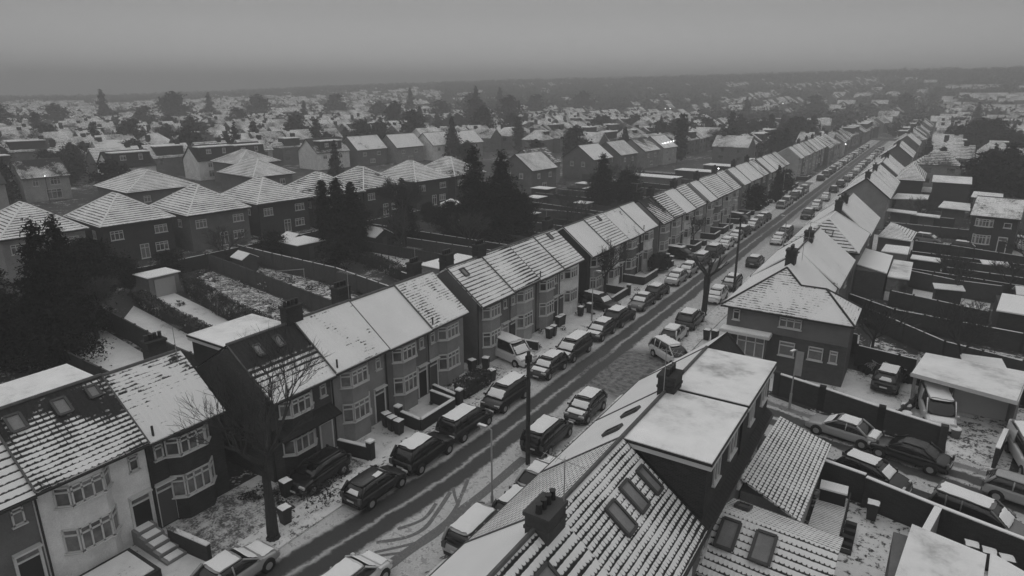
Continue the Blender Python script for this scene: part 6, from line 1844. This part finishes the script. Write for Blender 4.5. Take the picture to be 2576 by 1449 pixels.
for i, (d, x, y, a) in enumerate(near_):
    k = rr.randrange(12)
    az = math.degrees(atan2(x, y)) + 32.6
    sec = sides[0] if az < -12 else sides[1] if az < 4 else sides[2] if az < 24 else sides[3]
    band = "near rank" if d < 230 else "middle rank" if d < 300 else "far rank"
    desc = ["wide pale house", "dormered pale house", "plain gabled house", "small hip-roofed house", "snow-roofed house", "dormered snow-roofed house", "hip-roofed house", "chimneyed gabled house", "pale-walled house", "hip-roofed house with dormer", "long gabled house", "grey gabled house"][k]
    dup(protos[k], (x, y, hill(x, y)), a, None, f"{desc} in the misty estate {sec}, {band}", "houses of the misty estate")
for p in protos:
    for c in list(kids(p)):
        for g_ in kids(c): bpy.data.objects.remove(g_)
        bpy.data.objects.remove(c)
    bpy.data.objects.remove(p)
KIDS.clear()
m = MB()
for d, x, y, a in far_:
    z = hill(x, y) - .5
    ca, sa = cos(a), sin(a)
    W_, D_ = rr.uniform(4.5, 7.5), rr.uniform(3.8, 4.6)
    def q(u, v, h_): return (x + u * ca - v * sa, y + u * sa + v * ca, z + h_)
    c8 = [q(-D_, -W_, 0), q(D_, -W_, 0), q(D_, W_, 0), q(-D_, W_, 0), q(-D_, -W_, 5.4), q(D_, -W_, 5.4), q(D_, W_, 5.4), q(-D_, W_, 5.4), q(0, -W_, 8.4), q(0, W_, 8.4)]
    m.add(c8, [(0, 1, 5, 8, 4), (3, 7, 9, 6, 2), (1, 2, 6, 5), (0, 4, 7, 3)], 0)
    m.add(c8, [(5, 6, 9, 8), (4, 8, 9, 7)], 1)
tag(m.build("distant_houses", [w_mid, R_FAR], uv=True), "mass of hazy distant houses with snowy roofs below the hills", "houses", None, "stuff")

# scattered far trees: the nearest as things, the rest one wood
rr = random.Random(9)
tc = []
for _ in range(12000):
    d = 150 + 1150 * rr.random() ** .7
    a = radians(rr.uniform(-39, 39) - 32.6)
    x, y = d * sin(a), d * cos(a)
    if blocked(x, y) or any(abs(x - c[1]) < 9 and abs(y - c[2]) < 9 for c in cand): continue
    w_ = wood(x, y)
    if not w_ and rr.random() > (.36 if d < 450 else .55): continue
    tc.append((d, x, y))
tc.sort()
for i, (d, x, y) in enumerate(tc[:190]):
    ms = rr.choice([F_CONE, F_OVAL, F_OVAL, F_COL])
    s = rr.uniform(.5, 1.0)
    az = math.degrees(atan2(x, y)) + 32.6
    sec = "at left" if az < -12 else "at centre" if az < 10 else "at right"
    place_tree(ms, (x, y, hill(x, y) - .2), f"hazy dark {'conical' if ms is F_CONE else 'columnar' if ms is F_COL else 'rounded'} tree among the misty roofs {sec}, {'near' if d < 260 else 'far'} rank", "tree", "trees of the misty estate", i, (s, s, s * rr.uniform(.8, 1.2)))
m = MB()
for d, x, y in tc[190:]:
    s = rr.uniform(3, 6)
    leafblob(m, rr, (x, y, hill(x, y) + s * .9), (s, s, s * 1.1), 50, .9, 2.0)
tag(m.build("distant_woods", LEAF, uv=False), "hazy dark woods and tree belts between the far roofs and on the hills", "trees", None, "stuff")

# bushes and weeds that nobody could count in the back gardens
m = MB()
rr = random.Random(4)
for _ in range(260):
    x, y = rr.uniform(-78, -40), rr.uniform(32, 165)
    if 22 < y < 31: continue
    s = rr.uniform(.3, 1.1)
    leafblob(m, rr, (x, y, s * .5), (s, s, s * .7), 60, .08, .22)
for _ in range(90):
    x, y = rr.uniform(-4, 16), rr.uniform(60, 165)
    s = rr.uniform(.3, 1.0)
    leafblob(m, rr, (x, y, s * .5), (s, s, s * .7), 60, .08, .22)
for _ in range(110):
    x, y = rr.uniform(-30.5, -27), rr.uniform(19, 24.5) if rr.random() < .45 else rr.uniform(34, 160)
    s = rr.uniform(.15, .5)
    leafblob(m, rr, (x, y, s * .5), (s, s, s * .7), 50, .05, .14)
tag(m.build("undergrowth", LEAFS, uv=False), "frosted shrubs and weeds scattered through the gardens", "shrubs", None, "stuff")

# ------------------------------------------------------------------ haze
t = NT("haze_air")
t.t.nodes.remove(t.b)
v = t.n("VolumePrincipled")
v.inputs['Color'].default_value = (.63, .63, .63, 1)
v.inputs['Density'].default_value = .0015
v.inputs['Anisotropy'].default_value = .2
t.link(v.outputs[0], t.t.nodes["Material Output"].inputs['Volume'])
m = MB(); m.box(-2700, -2700, -3, 2700, 2700, 72)
tag(m.build("haze", t.m, uv=False), "grey winter haze thickening towards the hills", "haze", None, "stuff")
